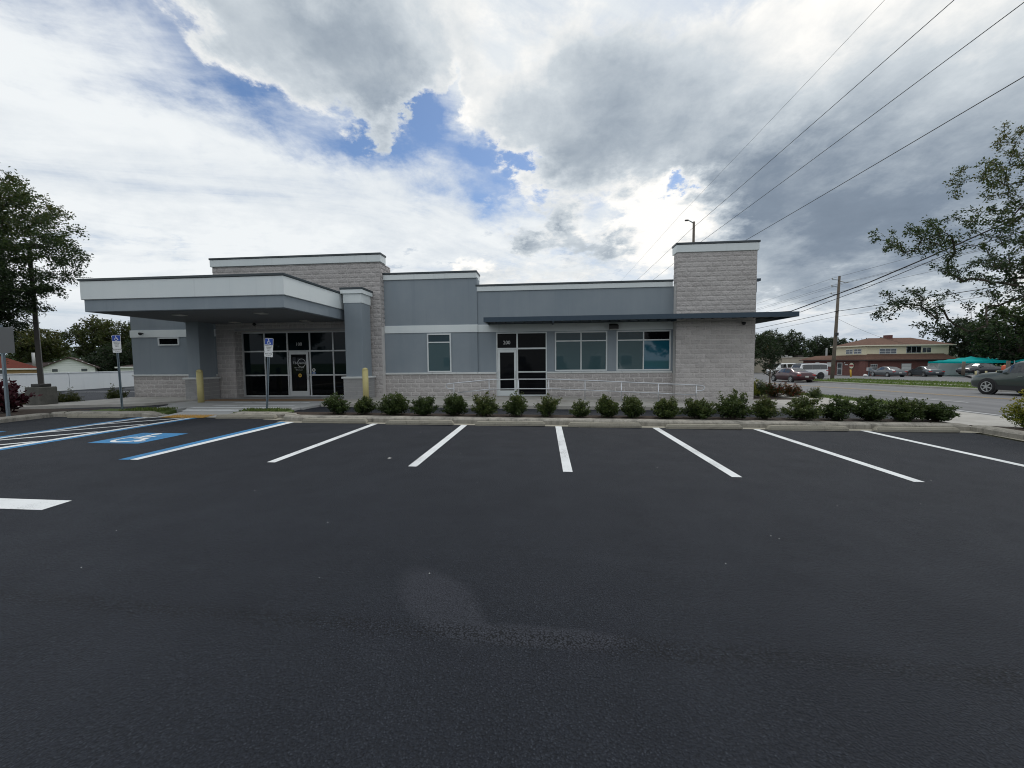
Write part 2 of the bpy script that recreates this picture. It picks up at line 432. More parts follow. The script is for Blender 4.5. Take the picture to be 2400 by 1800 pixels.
    # paint on the ground: worn through by the aggregate
    def paint(name, col, wear):
        m = mat(name, col, 0.7, 0.3); nt = m.node_tree; p = pos(nt, kind='World')
        f = noise(nt, p, 55, 4, 0.75); a = noise(nt, p, 1.8, 5, 0.6)
        t2 = noise(nt, p, 0.9, 4, 0.6)
        cc = mixc(nt, t2.smooth(0.45, 0.75) * 0.30, col, tuple(0.5 * k for k in col))
        setc(m, mixc(nt, (f + a * 0.55).smooth(0.93 - wear, 1.10 - wear), cc, tuple(0.22 * k + 0.03 for k in col))); bump(nt, f, 0.3, 0.004)
    paint('paint_white', (0.70, 0.72, 0.73), 0.10); paint('paint_blue', (0.045, 0.205, 0.42), 0.09); paint('paint_yellow', (0.60, 0.36, 0.10), 0.05); paint('paint_worn_yellow', (0.42, 0.29, 0.13), 0.10)
    paint('paint_worn_white', (0.52, 0.53, 0.53), 0.06)
    speckle('tactile_yellow', (0.58, 0.335, 0.085), (0.46, 0.27, 0.075), 0.75, 3, 40, 0.35)
    speckle('tactile_tan', (0.33, 0.21, 0.12), (0.26, 0.17, 0.10), 0.8, 3, 40, 0.35)
    # building
    streaked('render_grey', (0.228, 0.270, 0.308), (0.290, 0.328, 0.362))
    streaked('render_pale', (0.68, 0.735, 0.75), (0.765, 0.805, 0.81), 0.3)
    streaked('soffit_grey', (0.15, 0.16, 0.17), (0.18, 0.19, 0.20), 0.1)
    mat('cap_metal', (0.032, 0.046, 0.055), 0.45, 0.5); mat('awning_metal', (0.024, 0.050, 0.080), 0.38, 0.5); mat('awning_deck', (0.055, 0.075, 0.085), 0.5, 0.4)
    speckle('sill_stone', (0.68, 0.70, 0.695), (0.60, 0.615, 0.605), 0.7, 2.5, 60, 0.3)
    m = mat('split_block', (0.40, 0.38, 0.37), 0.95, 0.15); nt = m.node_tree; p = pos(nt, kind='World')
    oi = nt.nodes.new('ShaderNodeObjectInfo'); ra = E(nt, oi.outputs['Random'])
    a = noise(nt, p, 0.55, 5, 0.6); f = noise(nt, p, 45, 5, 0.75); g = noise(nt, p, 14, 4, 0.7)
    ca = nt.nodes.new('ShaderNodeAttribute'); ca.attribute_name = 'tone'; tone = E(nt, ca.outputs['Fac'])
    c = mixc(nt, (a.smooth(0.3, 0.7) * 0.3 + f.smooth(0.3, 0.7) * 0.35 + (ra + tone) * 0.42 - 0.05).clamp(), (0.61, 0.578, 0.565), (0.415, 0.390, 0.383)); c = mixc(nt, g.smooth(0.52, 0.70) * 0.6, c, (0.27, 0.254, 0.252)); setc(m, c); bump(nt, f * 0.6 + g * 0.9, 1.0, 0.02)
    speckle('mortar', (0.70, 0.675, 0.655), (0.57, 0.55, 0.535), 0.95, 2.0, 60, 0.4)
    speckle('smooth_block', (0.30, 0.30, 0.305), (0.36, 0.36, 0.36), 0.9, 1.5, 50, 0.4)
    mat('aluminium', (0.56, 0.575, 0.585), 0.42, 0.5, 0.35); mat('frame_white', (0.66, 0.70, 0.71), 0.45, 0.5); mat('rail_metal', (0.60, 0.62, 0.65), 0.30, 0.5, 0.85)
    mat('galvanised', (0.22, 0.27, 0.31), 0.45, 0.5, 0.6); mat('black_metal', (0.012, 0.013, 0.015), 0.45); mat('bronze_metal', (0.035, 0.034, 0.033), 0.5)
    mat('sign_white', (0.74, 0.75, 0.75), 0.45); mat('sign_blue', (0.006, 0.05, 0.32), 0.4); mat('sign_back', (0.10, 0.105, 0.11), 0.5); mat('ink', (0.012, 0.012, 0.014), 0.5); mat('decal_white', (0.62, 0.63, 0.63), 0.5)
    mat('decal_yellow', (0.60, 0.36, 0.03), 0.5); mat('decal_blue', (0.02, 0.10, 0.30), 0.5)
    speckle('bollard_yellow', (0.60, 0.53, 0.25), (0.52, 0.455, 0.21), 0.55, 3.0, 30, 0.3, 0.1)
    def glass(name, col, rough=0.02, ior=1.55, spec=0.8):
        m = mat(name, col, rough, spec); m.node_tree.nodes['Principled BSDF'].inputs['IOR'].default_value = ior; return m
    glass('glass_black', (0.003, 0.004, 0.005), 0.02, 1.5, 0.16); glass('glass_dark', (0.003, 0.010, 0.013), 0.02, 1.5, 0.16); glass('glass_blind', (0.052, 0.098, 0.112), 0.03, 1.5, 0.8); glass('glass_upper', (0.014, 0.042, 0.058), 0.03); glass('glass_blue', (0.012, 0.095, 0.145), 0.03); glass('glass_door', (0.006, 0.0065, 0.008), 0.03, 1.5, 0.22)
    glass('car_glass', (0.012, 0.015, 0.017)); glass('house_glass', (0.05, 0.06, 0.07), 0.05); glass('lens', (0.55, 0.55, 0.52), 0.15); glass('lens_red', (0.35, 0.012, 0.015), 0.15)
    mat('lamp_lens', (0.55, 0.54, 0.50), 0.4)
    # nature
    speckle('mulch', (0.030, 0.022, 0.018), (0.075, 0.055, 0.042), 0.95, 4, 30, 0.7, 0.8, 0.03)
    speckle('soil', (0.10, 0.085, 0.06), (0.16, 0.14, 0.10), 0.95, 2, 40, 0.5)
    speckle('turf', (0.070, 0.110, 0.028), (0.115, 0.155, 0.045), 0.95, 0.8, 30, 0.5, 0.6, 0.03)
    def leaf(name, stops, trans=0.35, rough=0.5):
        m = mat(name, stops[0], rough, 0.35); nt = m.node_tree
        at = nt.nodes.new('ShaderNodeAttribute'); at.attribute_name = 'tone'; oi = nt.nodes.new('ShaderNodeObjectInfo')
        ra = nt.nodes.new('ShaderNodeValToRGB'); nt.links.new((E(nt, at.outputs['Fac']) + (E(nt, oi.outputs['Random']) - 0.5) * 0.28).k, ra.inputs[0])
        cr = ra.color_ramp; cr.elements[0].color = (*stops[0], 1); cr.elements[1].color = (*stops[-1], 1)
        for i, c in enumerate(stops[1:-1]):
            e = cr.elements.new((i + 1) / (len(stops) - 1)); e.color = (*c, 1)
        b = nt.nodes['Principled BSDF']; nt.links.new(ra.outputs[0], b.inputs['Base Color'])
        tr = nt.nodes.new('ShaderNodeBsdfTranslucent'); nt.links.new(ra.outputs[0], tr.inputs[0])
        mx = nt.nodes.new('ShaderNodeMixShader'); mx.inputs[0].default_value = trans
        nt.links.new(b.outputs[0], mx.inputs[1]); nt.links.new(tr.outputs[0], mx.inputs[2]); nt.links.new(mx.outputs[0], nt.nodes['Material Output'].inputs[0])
    leaf('leaf_hedge', [(0.014, 0.028, 0.010), (0.034, 0.060, 0.018), (0.075, 0.110, 0.030), (0.16, 0.165, 0.055)], 0.3, 0.38)
    leaf('leaf_elm', [(0.014, 0.030, 0.010), (0.032, 0.062, 0.016), (0.065, 0.095, 0.022), (0.12, 0.11, 0.03)])
    leaf('leaf_oak', [(0.014, 0.028, 0.012), (0.026, 0.048, 0.017), (0.045, 0.068, 0.024)])
    leaf('leaf_olive', [(0.030, 0.045, 0.012), (0.055, 0.075, 0.018), (0.095, 0.10, 0.025), (0.13, 0.115, 0.03)])
    leaf('leaf_yellow', [(0.05, 0.085, 0.016), (0.10, 0.15, 0.02), (0.26, 0.26, 0.035), (0.40, 0.33, 0.05)])
    leaf('leaf_red', [(0.018, 0.004, 0.006), (0.04, 0.007, 0.012), (0.085, 0.012, 0.022)], 0.2)
    leaf('leaf_ixora', [(0.014, 0.030, 0.010), (0.03, 0.055, 0.015), (0.045, 0.06, 0.015), (0.32, 0.04, 0.015)], 0.2)
    leaf('leaf_myrtle', [(0.016, 0.034, 0.012), (0.03, 0.06, 0.018), (0.05, 0.075, 0.02), (0.22, 0.035, 0.03)], 0.3)
    leaf('grass_blade', [(0.06, 0.11, 0.022), (0.11, 0.17, 0.036), (0.18, 0.22, 0.06)], 0.4)
    speckle('bark', (0.085, 0.070, 0.055), (0.045, 0.038, 0.032), 0.95, 4, 25, 0.5, 0.7, 0.02)
    speckle('bark_pale', (0.20, 0.17, 0.135), (0.12, 0.10, 0.08), 0.9, 4, 25, 0.5, 0.5, 0.01)
    speckle('pole_wood', (0.17, 0.145, 0.12), (0.10, 0.085, 0.07), 0.95, 3, 20, 0.5)
    mat('pole_steel', (0.045, 0.040, 0.036), 0.55); mat('wire', (0.012, 0.012, 0.014), 0.7); mat('insulator', (0.35, 0.35, 0.34), 0.3)
    # far buildings
    m = mat('red_brick', (0.16, 0.055, 0.045), 0.9, 0.2); nt = m.node_tree
    br = nt.nodes.new('ShaderNodeTexBrick'); br.inputs['Scale'].default_value = 1.0; br.inputs['Brick Width'].default_value = 0.22; br.inputs['Row Height'].default_value = 0.075; br.inputs['Mortar Size'].default_value = 0.008
    br.inputs['Color1'].default_value = (0.17, 0.058, 0.050, 1); br.inputs['Color2'].default_value = (0.115, 0.040, 0.038, 1); br.inputs['Mortar'].default_value = (0.20, 0.15, 0.13, 1)
    tc = nt.nodes.new('ShaderNodeTexCoord'); sx = nt.nodes.new('ShaderNodeSeparateXYZ'); nt.links.new(tc.outputs['Object'], sx.inputs[0])
    nt.links.new(combine(nt, E(nt, sx.outputs[0]) + E(nt, sx.outputs[1]), E(nt, sx.outputs[2]), 0.0).k, br.inputs['Vector']); setc(m, E(nt, br.outputs[0]))
    def shingle(name, c0, c1):
        m = mat(name, c0, 0.95, 0.1); nt = m.node_tree; p = pos(nt, (1, 1, 6), 'World'); a = noise(nt, p, 3.5, 5, 0.7); b = noise(nt, p, 0.5, 4, 0.6)
        setc(m, mixc(nt, (a.smooth(0.3, 0.7) * 0.7 + b * 0.4).clamp(), c0, c1))
    shingle('shingle_brown', (0.19, 0.115, 0.085), (0.105, 0.063, 0.05)); shingle('shingle_red', (0.15, 0.042, 0.030), (0.09, 0.028, 0.022)); shingle('shingle_dark', (0.10, 0.075, 0.07), (0.06, 0.05, 0.048))
    streaked('cream_siding', (0.72, 0.66, 0.48), (0.78, 0.72, 0.55), 0.2); mat('trim_cream', (0.74, 0.69, 0.55), 0.6); mat('trim_white', (0.70, 0.71, 0.70), 0.5); streaked('beige_wall', (0.40, 0.36, 0.29), (0.46, 0.42, 0.35), 0.3)
    streaked('white_wall', (0.66, 0.70, 0.73), (0.74, 0.765, 0.785), 0.3); mat('siding_white', (0.66, 0.68, 0.68), 0.6); streaked('tan_wall', (0.42, 0.28, 0.15), (0.36, 0.24, 0.13), 0.2); streaked('neighbour_wall', (0.36, 0.37, 0.365), (0.42, 0.43, 0.42), 0.3)
    m = mat('teal_fabric', (0.0, 0.46, 0.46), 0.8, 0.2); nt = m.node_tree
    tr = nt.nodes.new('ShaderNodeBsdfTranslucent'); tr.inputs[0].default_value = (0.0, 0.5, 0.5, 1); mx = nt.nodes.new('ShaderNodeMixShader'); mx.inputs[0].default_value = 0.4
    nt.links.new(nt.nodes['Principled BSDF'].outputs[0], mx.inputs[1]); nt.links.new(tr.outputs[0], mx.inputs[2]); nt.links.new(mx.outputs[0], nt.nodes['Material Output'].inputs[0])
    # vehicles
    def carpaint(name, col, metal=0.3):
        m = mat(name, col, 0.28, 0.5, metal); b = m.node_tree.nodes['Principled BSDF']; b.inputs['Coat Weight'].default_value = 0.6; b.inputs['Coat Roughness'].default_value = 0.06
    carpaint('paint_maroon', (0.045, 0.006, 0.012)); carpaint('paint_suv_white', (0.70, 0.71, 0.72), 0.0); carpaint('paint_grey', (0.095, 0.105, 0.115)); carpaint('paint_slate', (0.055, 0.068, 0.080)); carpaint('paint_black', (0.012, 0.014, 0.020)); carpaint('paint_green', (0.045, 0.062, 0.056)); carpaint('paint_van', (0.68, 0.69, 0.69), 0.0)
    mat('tyre', (0.014, 0.014, 0.015), 0.85); mat('alloy', (0.55, 0.56, 0.57), 0.3, 0.5, 0.8); mat('alloy_dark', (0.05, 0.05, 0.052), 0.4, 0.5, 0.5); mat('car_trim', (0.016, 0.016, 0.018), 0.6); mat('chrome', (0.65, 0.66, 0.67), 0.15, 0.5, 1.0); mat('plate', (0.55, 0.56, 0.54), 0.5)
    mat('orange_plastic', (0.55, 0.09, 0.03), 0.5); mat('post_yellow', (0.55, 0.33, 0.03), 0.6); mat('post_cream', (0.48, 0.43, 0.24), 0.7); mat('litter', (0.70, 0.70, 0.68), 0.8); mat('sign_red', (0.30, 0.02, 0.02), 0.6); mat('sign_green', (0.05, 0.12, 0.05), 0.6); mat('white_bag', (0.70, 0.70, 0.69), 0.6)
    mat('hvac', (0.42, 0.43, 0.43), 0.5)


make_materials()

# ------------------------------------------------------------------ the setting: ground, car park, lane, pavements, street
def sstep(a, b, x):
    t = min(max((x - a) / (b - a), 0), 1); return t * t * (3 - 2 * t)


def H(x, y):
    hl = G(x) - (0.02 * (min(y, 75) - 26) if y > 26 else 0)
    return hl + (TR(y) - hl) * sstep(10, 14, x)


def grid(xs, ys, zf):
    m = MB(); nx = len(xs)
    m.add([(x, y, zf(x, y)) for y in ys for x in xs], [(j * nx + i, j * nx + i + 1, (j + 1) * nx + i + 1, (j + 1) * nx + i) for j in range(len(ys) - 1) for i in range(nx - 1)])
    return m


def structure(o): o['kind'] = 'structure'; return o


structure(grid([-900, -300, -120, -60, -40, -30, -20, -9.5, 0, 10, 11, 12, 13, 14, 20, 27, 34, 45, 60, 80, 120, 300, 900],
               [-900, -200, -60, -20, 0, 10, 18, 22, 26, 34, 45, 60, 75, 120, 300, 900], lambda x, y: H(x, y) - 0.10).build('ground', 'turf', fix=False))

g0 = lambda x, y: G(x)
lot = MB()
for poly in ([(-16.45, -45), (-9.5, -45), (-9.5, 11.55), (-16.45, 11.6)], [(-9.5, -45), (-8.0, -45), (-8.0, 11.5), (-9.5, 11.55)], [(-8.0, -45), (10.0, -45), (10.0, 10.73), (-8.0, 10.73)], [(10, -45), (12.2, -45), (12.2, 9.0), (10.62, 9.4), (10.72, 10.6), (10.0, 10.73)],
             [(-40, -45), (-16.45, -45), (-16.45, 2.0), (-40, 2.0)]):
    lot.sheet(poly, g0)
LOT = structure(lot.build('parking_lot', 'asphalt', fix=False))


def line(pts, m, z=0.004, base=g0):
    return sheetmesh(pts, lambda x, y: base(x, y) + z).build('painted_line', m, LOT, fix=False)


# stall lines, each 15 cm wide, square to the kerb
for xc, y0, y1 in ((-4.90, 6.44, 10.72), (-2.28, 6.39, 10.72), (0.37, 6.29, 10.70), (2.99, 6.22, 10.70), (5.60, 6.20, 10.70), (8.27, 6.20, 10.72)):
    line([(xc - 0.078, y0), (xc + 0.078, y0), (xc + 0.085, y1), (xc - 0.085, y1)], 'paint_white')
line([(-7.62, 6.40), (-7.46, 6.40), (-7.40, 10.78), (-7.62, 10.80)], 'paint_white')
line([(-7.83, 6.38), (-7.63, 6.39), (-7.63, 10.80), (-7.83, 10.80)], 'paint_blue')
# access aisle by the accessible stalls
line([(-11.33, 6.4), (-11.13, 6.4), (-11.10, 11.5), (-11.26, 11.5)], 'paint_blue')
line([(-11.55, 6.4), (-11.345, 6.4), (-11.275, 11.5), (-11.44, 11.5)], 'paint_white')
line([(-13.08, 6.4), (-12.92, 6.4), (-12.92, 11.5), (-13.08, 11.5)], 'paint_white')
line([(-13.30, 6.4), (-13.09, 6.4), (-13.09, 11.5), (-13.30, 11.5)], 'paint_blue')
for k in range(5):
    ya = 6.9 + k * 1.22
    line([(-12.91, ya - 0.55), (-12.91, ya - 0.37), (-11.56, ya + 0.93), (-11.56, ya + 0.75)][::-1], 'paint_white', 0.0045)
line([(-9.6, 4.09), (-6.12, 4.11), (-6.14, 4.43), (-9.6, 4.42)], 'paint_white')
# accessible symbols on the ground


def isa_polys():
    """strokes of the wheelchair symbol in a unit square, as convex polygons"""
    P = []
    def stroke(a, b, w):
        a, b = Vector(a), Vector(b); d = (b - a).normalized(); n = Vector((-d.y, d.x)) * w / 2; e = d * w * 0.35
        P.append([tuple(a - e - n), tuple(b + e - n), tuple(b + e + n), tuple(a - e + n)])
    P.append([(-0.06 + 0.085 * math.cos(t), 0.37 + 0.085 * math.sin(t)) for t in np.linspace(0, 2 * math.pi, 12, endpoint=False)])
    for k in range(16):
        t0, t1 = [math.radians(118 + (250 / 16) * (k + j)) for j in (0, 1)]
        r0, r1 = 0.21, 0.285
        c = (-0.02, -0.16)
        P.append([(c[0] + r * math.cos(t), c[1] + r * math.sin(t)) for r, t in ((r0, t0), (r1, t0), (r1, t1), (r0, t1))])
    stroke((-0.06, 0.24), (-0.03, -0.04), 0.085); stroke((-0.05, 0.12), (0.16, 0.12), 0.06); stroke((-0.03, -0.05), (0.19, -0.05), 0.085)
    stroke((0.19, -0.05), (0.28, -0.32), 0.08); stroke((0.28, -0.33), (0.37, -0.29), 0.07)
    return P


def ground_symbol(cx, cy, w, h):
    q = [(cx - w / 2, cy - h / 2), (cx + w / 2, cy - h / 2), (cx + w / 2, cy + h / 2), (cx - w / 2, cy + h / 2)]
    o = sheetmesh(q, lambda x, y: G(x) + 0.004).build('accessible_symbol_panel', 'paint_blue', LOT, fix=False)
    mb = MB()
    for i, p in enumerate(isa_polys()):
        pts = [(cx + a * w, cy + b * h) for a, b in p]
        ar = sum(pts[k][0] * pts[(k + 1) % len(pts)][1] - pts[(k + 1) % len(pts)][0] * pts[k][1] for k in range(len(pts)))
        mb.sheet(pts if ar > 0 else pts[::-1], lambda x, y: G(x) + 0.0065 + 0.00012 * i)
    mb.build('wheelchair_symbol', 'paint_white', o, fix=False)


ground_symbol(-9.52, 8.27, 1.24, 1.20)
ground_symbol(-14.78, 8.35, 1.24, 1.20)

# gutter pan and kerbs, cast in lengths
gut = MB(); gz_ = lambda x, y: G(x) + 0.003
gut.sheet([(-7.95, 10.70), (10.0, 10.70), (10.0, 11.0), (-7.95, 11.0)], gz_); gut.sheet([(10.0, 10.70), (10.9, 10.55), (10.75, 9.35), (11.0, 9.35), (11.25, 11.1), (10, 11.0)], gz_); gut.sheet([(-10.5, 11.5), (-7.95, 11.1), (-7.95, 11.7), (-10.5, 11.7)], gz_); gut.sheet([(-16.5, 11.55), (-10.5, 11.5), (-10.5, 11.8), (-16.5, 11.8)], gz_)
structure(gut.build('gutter', 'wheelstop_concrete', fix=False))
KERB = structure(empty('kerb', (0, 0, 0)))


def kerb_run(path, wid, h=0.15, maxlen=3.0, gap=0.006, z=lambda x, y: G(x), parent=KERB, m='kerb_concrete', tall=None):
    """kerb lengths along a plan path (face on the right of travel ... width to the left), each a separate casting"""
    for (a, b) in zip(path[:-1], path[1:]):
        a, b = Vector(a), Vector(b); L = (b - a).length; d = (b - a) / L; n = Vector((-d.y, d.x))
        k = max(1, round(L / maxlen))
        for i in range(k):
            p = a + d * (L * i / k + (gap if i else 0)); q = a + d * (L * (i + 1) / k)
            hp, hq = (h, h) if tall is None else (tall(p), tall(q))
            prof = [(0.0, -0.08), (0.0, 0.70), (0.035, 0.93), (0.07, 1.0), (wid, 1.0), (wid, -0.08)]
            vs = []
            for e, hh in ((p, hp), (q, hq)):
                for w, t in prof:
                    c = e + n * w; vs.append((c.x, c.y, z(c.x, c.y) + (t * hh if t > 0 else t)))
            m6 = len(prof)
            MB().add(vs, [tuple(range(m6)), tuple(range(2 * m6 - 1, m6 - 1, -1))] + [(j, m6 + j, m6 + (j + 1) % m6, (j + 1) % m6) for j in range(m6)]).build('kerb_length', m, parent)


kerb_run([(-8.25, 11.55), (-8.02, 11.18), (-7.62, 10.97), (10.35, 10.97), (10.95, 10.86), (10.93, 9.9), (10.98, 8.6), (12.3, 4.0), (12.4, -8.0)], 0.34)
kerb_run([(-16.42, 1.0), (-16.42, 11.45), (-16.2, 11.66), (-13.3, 11.66)], 0.34)
kerb_run([(-13.294, 11.66), (-12.75, 11.66)], 0.34, tall=lambda p: 0.15 if p.x < -13.2 else 0.03)
kerb_run([(-10.6, 11.60), (-10.0, 11.60)], 0.34, tall=lambda p: 0.03 if p.x < -10.4 else 0.15)
kerb_run([(-9.994, 11.60), (-8.26, 11.60)], 0.34)

# planted strips
structure(grid([-8.2, 0, 10, 11.0], [11.25, 12.12], lambda x, y: G(x) + 0.125).build('hedge_bed', 'mulch', fix=False))
structure(MB().prism([(-16.0, 11.95), (-12.9, 11.95), (-13.2, 12.75), (-16.0, 12.85)], -0.05, lambda x, y: 0.295 - 0.05 * sstep(-13.4, -12.9, x)).prism([(-10.3, 11.9), (-8.2, 11.75), (-8.6, 12.55), (-9.9, 12.75)], -0.05, 0.295).build('verge', 'turf'))
structure(MB().sheet([(-40, 2.0), (-16.7, 2.0), (-16.7, 11.9), (-16.0, 12.85), (-20.0, 12.6), (-21.22, 12.3), (-21.22, 14.55), (-22.5, 15.1), (-26, 13.2), (-40, 9)], 0.295).build('planting_bed', 'mulch', fix=False))
structure(MB().sheet([(10.98, 11.15), (11.2, 8.6), (12.55, 4.0), (12.7, -8.0), (13.2, -8), (13.2, 10.2), (11.5, 11.0)], lambda x, y: 0.10).build('corner_bed', 'mulch', fix=False))

# drive lane behind the hedge and beyond the canopy
structure(MB().sheet([(-9.0, 12.10), (0, 12.10), (0, 14.30), (-8.6, 14.30), (-8.55, 14.75), (-8.62, 14.75), (-9.0, 13.1)], lambda x, y: G(x) + 0.03).sheet([(0, 12.10), (10.0, 12.10), (10.0, 14.30), (0, 14.30)], lambda x, y: G(x) + 0.03).sheet([(10, 12.1), (11.4, 12.1), (11.4, 14.3), (10, 14.3)], lambda x, y: G(x) + 0.03)
          .sheet([(-14.6, 12.7), (-15.75, 15.75), (-16.5, 14.5), (-18, 14.0), (-20.5, 13.2), (-21.2, 12.92), (-21.2, 12.32), (-20, 12.62), (-16.2, 12.78)][::-1], 0.20)
          .sheet([(-32.9, -10), (-26, -10), (-26, 12.5), (-21.9, 14.25), (-20.9, 14.9), (-20.45, 15.8), (-20.45, 50), (-32.9, 50)], 0.165).build('driveway', 'asphalt', fix=False))
for a, b in (((-30.2, 18.6), (-25.6, 18.75)), ((-27.5, 16.4), (-23.6, 16.55)), ((-31, 22.4), (-25, 22.6)), ((-31, 26), (-25, 26.2))):
    sheetmesh([(a[0], a[1]), (b[0], b[1]), (b[0], b[1] + 0.12), (a[0], a[1] + 0.12)], 0.170).build('painted_line', 'paint_worn_white', bpy.data.objects['driveway'], fix=False)

# concrete under the canopy, ramped up from the car park, with crossing bars
PZ = lambda x, y: 0.185 + 0.085 * sstep(11.6, 13.2, y)
pl = MB()
rows = [11.62, 12.0, 12.5, 13.0, 13.4]
for a, b in zip(rows[:-1], rows[1:]):
    xl = lambda y: -12.72 - 0.9 * max(0, (y - 12.6)); xr = lambda y: -10.62 + 0.9 * max(0, y - 12.6)
    pl.prism([(xl(a), a), (xr(a), a), (xr(b), b), (xl(b), b)], -0.05, PZ)
pl.prism([(-14.4, 12.75), (-13.44, 12.75), (-13.44, 13.4), (-14.7, 13.4)], -0.05, 0.2705).prism([(-9.9, 12.75), (-8.95, 12.75), (-8.95, 13.4), (-9.9, 13.4)], -0.05, 0.2705)
for i in range(4):
    for j in range(3):
        x0, x1 = -15.6 + i * 1.70, -15.6 + (i + 1) * 1.70 - 0.010; y0, y1 = 13.405 + j * 1.30, 13.405 + (j + 1) * 1.30 - 0.010
        if i == 0 and j == 0: pl.prism([(-14.7, y0), (x1, y0), (x1, y1), (-15.2, y1)], -0.05, 0.2705); continue
        pl.prism([(x0, y0), (x1, y0), (x1, y1), (x0, y1)], -0.05, 0.2705)
PLAZA = structure(pl.build('canopy_forecourt', 'shaded_concrete'))
structure(MB().prism([(-15.6, 11.9), (-8.78, 11.9), (-8.78, 18.2), (-15.6, 18.2)], 0.0, 0.262).build('forecourt_base', 'mortar')) if False else None
for y0, xa, xb in ((12.62, -12.9, -10.1), (13.22, -13.2, -9.75), (13.98, -13.0, -9.62), (14.93, -12.95, -9.65)):
    sheetmesh([(xa, y0), (xb, y0), (xb, y0 + 0.24), (xa, y0 + 0.24)], lambda x, y: max(PZ(x, y), 0.2705 if y > 13.4 else 0) + 0.004).build('painted_line', 'paint_white', PLAZA, fix=False)
tp = MB().sheet([(-12.45, 11.44), (-10.92, 11.40), (-10.95, 12.02), (-12.45, 12.06)], lambda x, y: 0.184 + 0.02 * (y - 11.4)).build('tactile_pad', 'tactile_yellow', PLAZA, fix=False)
dm = MB()
for i in range(25):
    for j in range(10):
        dm.lathe([(0.022, 0), (0.013, 0.005)], (-12.40 + i * 0.0595, 11.47 + j * 0.058, 0.186 + 0.02 * (0.07 + j * 0.058)), 6)
dm.build('dome_rows', 'tactile_yellow', tp)['kind'] = 'stuff'
sheetmesh([(-15.3, 15.72), (-8.95, 15.72), (-8.95, 16.55), (-15.3, 16.55)], 0.276).build('tactile_band', 'tactile_tan', PLAZA, fix=False)
PLAZA2 = structure(MB().box(-15.62, -8.76, 17.3, 18.4, 0.0, 0.268).build('threshold_floor', 'shaded_concrete'))

# pavements in slabs
def slabs(name, x0, x1, y0, y1, nx, ny, zf, m='concrete', gap=0.012, thick=0.14):
    root = structure(empty(name, ((x0 + x1) / 2, (y0 + y1) / 2, 0)))
    for i in range(nx):
        for j in range(ny):
            a, b = x0 + (x1 - x0) * i / nx, x0 + (x1 - x0) * (i + 1) / nx - gap; c, d = y0 + (y1 - y0) * j / ny, y0 + (y1 - y0) * (j + 1) / ny - gap
            MB().prism([(a, c), (b, c), (b, d), (a, d)], lambda x, y: zf(x, y) - thick, zf).build('slab', m, root)
    return root


SW = lambda x, y: G(x) + 0.15
slabs('pavement', -8.70, 11.2, 14.32, 17.46, 13, 2, SW, thick=0.2)
structure(MB().prism([(-8.7, 14.40), (11.1, 14.40), (11.1, 17.4), (-8.7, 17.4)], -0.2, lambda x, y: SW(x, y) - 0.03).build('pavement_base', 'soil'))
ramp = structure(empty('door_ramp', (-1.1, 16.7, 0)))
MB().prism([(-2.7, 15.72), (0.5, 15.72), (0.5, 17.45), (-2.7, 17.45)], 0.1, 0.305).build('landing', 'concrete', ramp)
MB().prism([(-4.6, 15.76), (-2.706, 15.76), (-2.706, 17.44), (-4.6, 17.44)], 0.1, lambda x, y: 0.278 + 0.024 * (x > -3)).build('ramp_slab', 'concrete', ramp)
for a, b in ((0.506, 3.4), (3.406, 6.3)):
    zz = lambda x, y: 0.302 + (x - 0.5) / 5.8 * (SW(6.3, 0) + 0.006 - 0.302)
    MB().prism([(a, 15.76), (b, 15.76), (b, 17.44), (a, 17.44)], 0.0, zz).build('ramp_slab', 'concrete', ramp)
# left pavement sweeping past the canopy
lp = structure(MB().prism([(-15.62, 15.85), (-15.62, 17.46), (-20.35, 17.46), (-20.45, 15.8), (-20.9, 14.9), (-21.2, 14.6), (-21.2, 12.92), (-20.5, 13.2), (-19.45, 13.72), (-18, 14.02), (-17.1, 14.2), (-16.45, 14.55), (-15.75, 15.75)], 0.0, 0.305).build('side_pavement', 'concrete'))

# street to the right, in three cross lanes, falling away on a slope fitted to the image
ROADY = [-120, 18, 30, 45, 60, 75, 300]
ROAD = structure(grid([14.6, 18, 22, 26.5], ROADY, lambda x, y: TR(y)).build('road', 'road_asphalt', fix=False))


def road_line(x, w, y0, y1, m):
    ys = [y0] + [t for t in ROADY if y0 < t < y1] + [y1]
    grid([x - w / 2, x + w / 2], ys, lambda a, b: TR(b) + 0.006).build('painted_line', m, ROAD, fix=False)


road_line(14.85, 0.14, -60, 200, 'paint_worn_white'); road_line(21.10, 0.13, -60, 200, 'paint_worn_yellow'); road_line(21.40, 0.13, -60, 200, 'paint_worn_yellow'); road_line(26.2, 0.12, -60, 42, 'paint_worn_white')
for y in np.arange(-18.2, 120, 12.0): road_line(17.80, 0.13, y, y + 3.05, 'paint_worn_white')
structure(grid([10.95, 12, 13, 14.6], [11.15, 12.5, 14.25, 16.2], lambda x, y: H(x, y) + 0.02 - 0.02 * sstep(13, 14.6, x)).build('apron', 'concrete', fix=False))
RP = structure(empty('roadside_pavement', (12.6, 40, 0)))
for k in range(24):
    ya = 16.25 + k * 2.5 + (k * k) * 0.03; yb = 16.25 + (k + 1) * 2.5 + (k + 1) ** 2 * 0.03 - 0.015
    MB().prism([(11.9, ya), (13.45, ya), (13.45, yb), (11.9, yb)], lambda x, y: TR(y) - 0.1, lambda x, y: TR(y) + 0.06).build('slab', 'concrete', RP)
kerb_run([(14.55, 16.25), (14.55, 60.0)][::-1], 0.2, 0.10, 6.0, z=lambda x, y: TR(y), m='concrete') if False else None
structure(grid([13.48, 14.6], [16.2, 18, 30, 60, 120], lambda x, y: TR(y) + 0.05).build('roadside_verge', 'turf', fix=False))
FK = structure(empty('far_kerb', (26.6, 30, 0)))
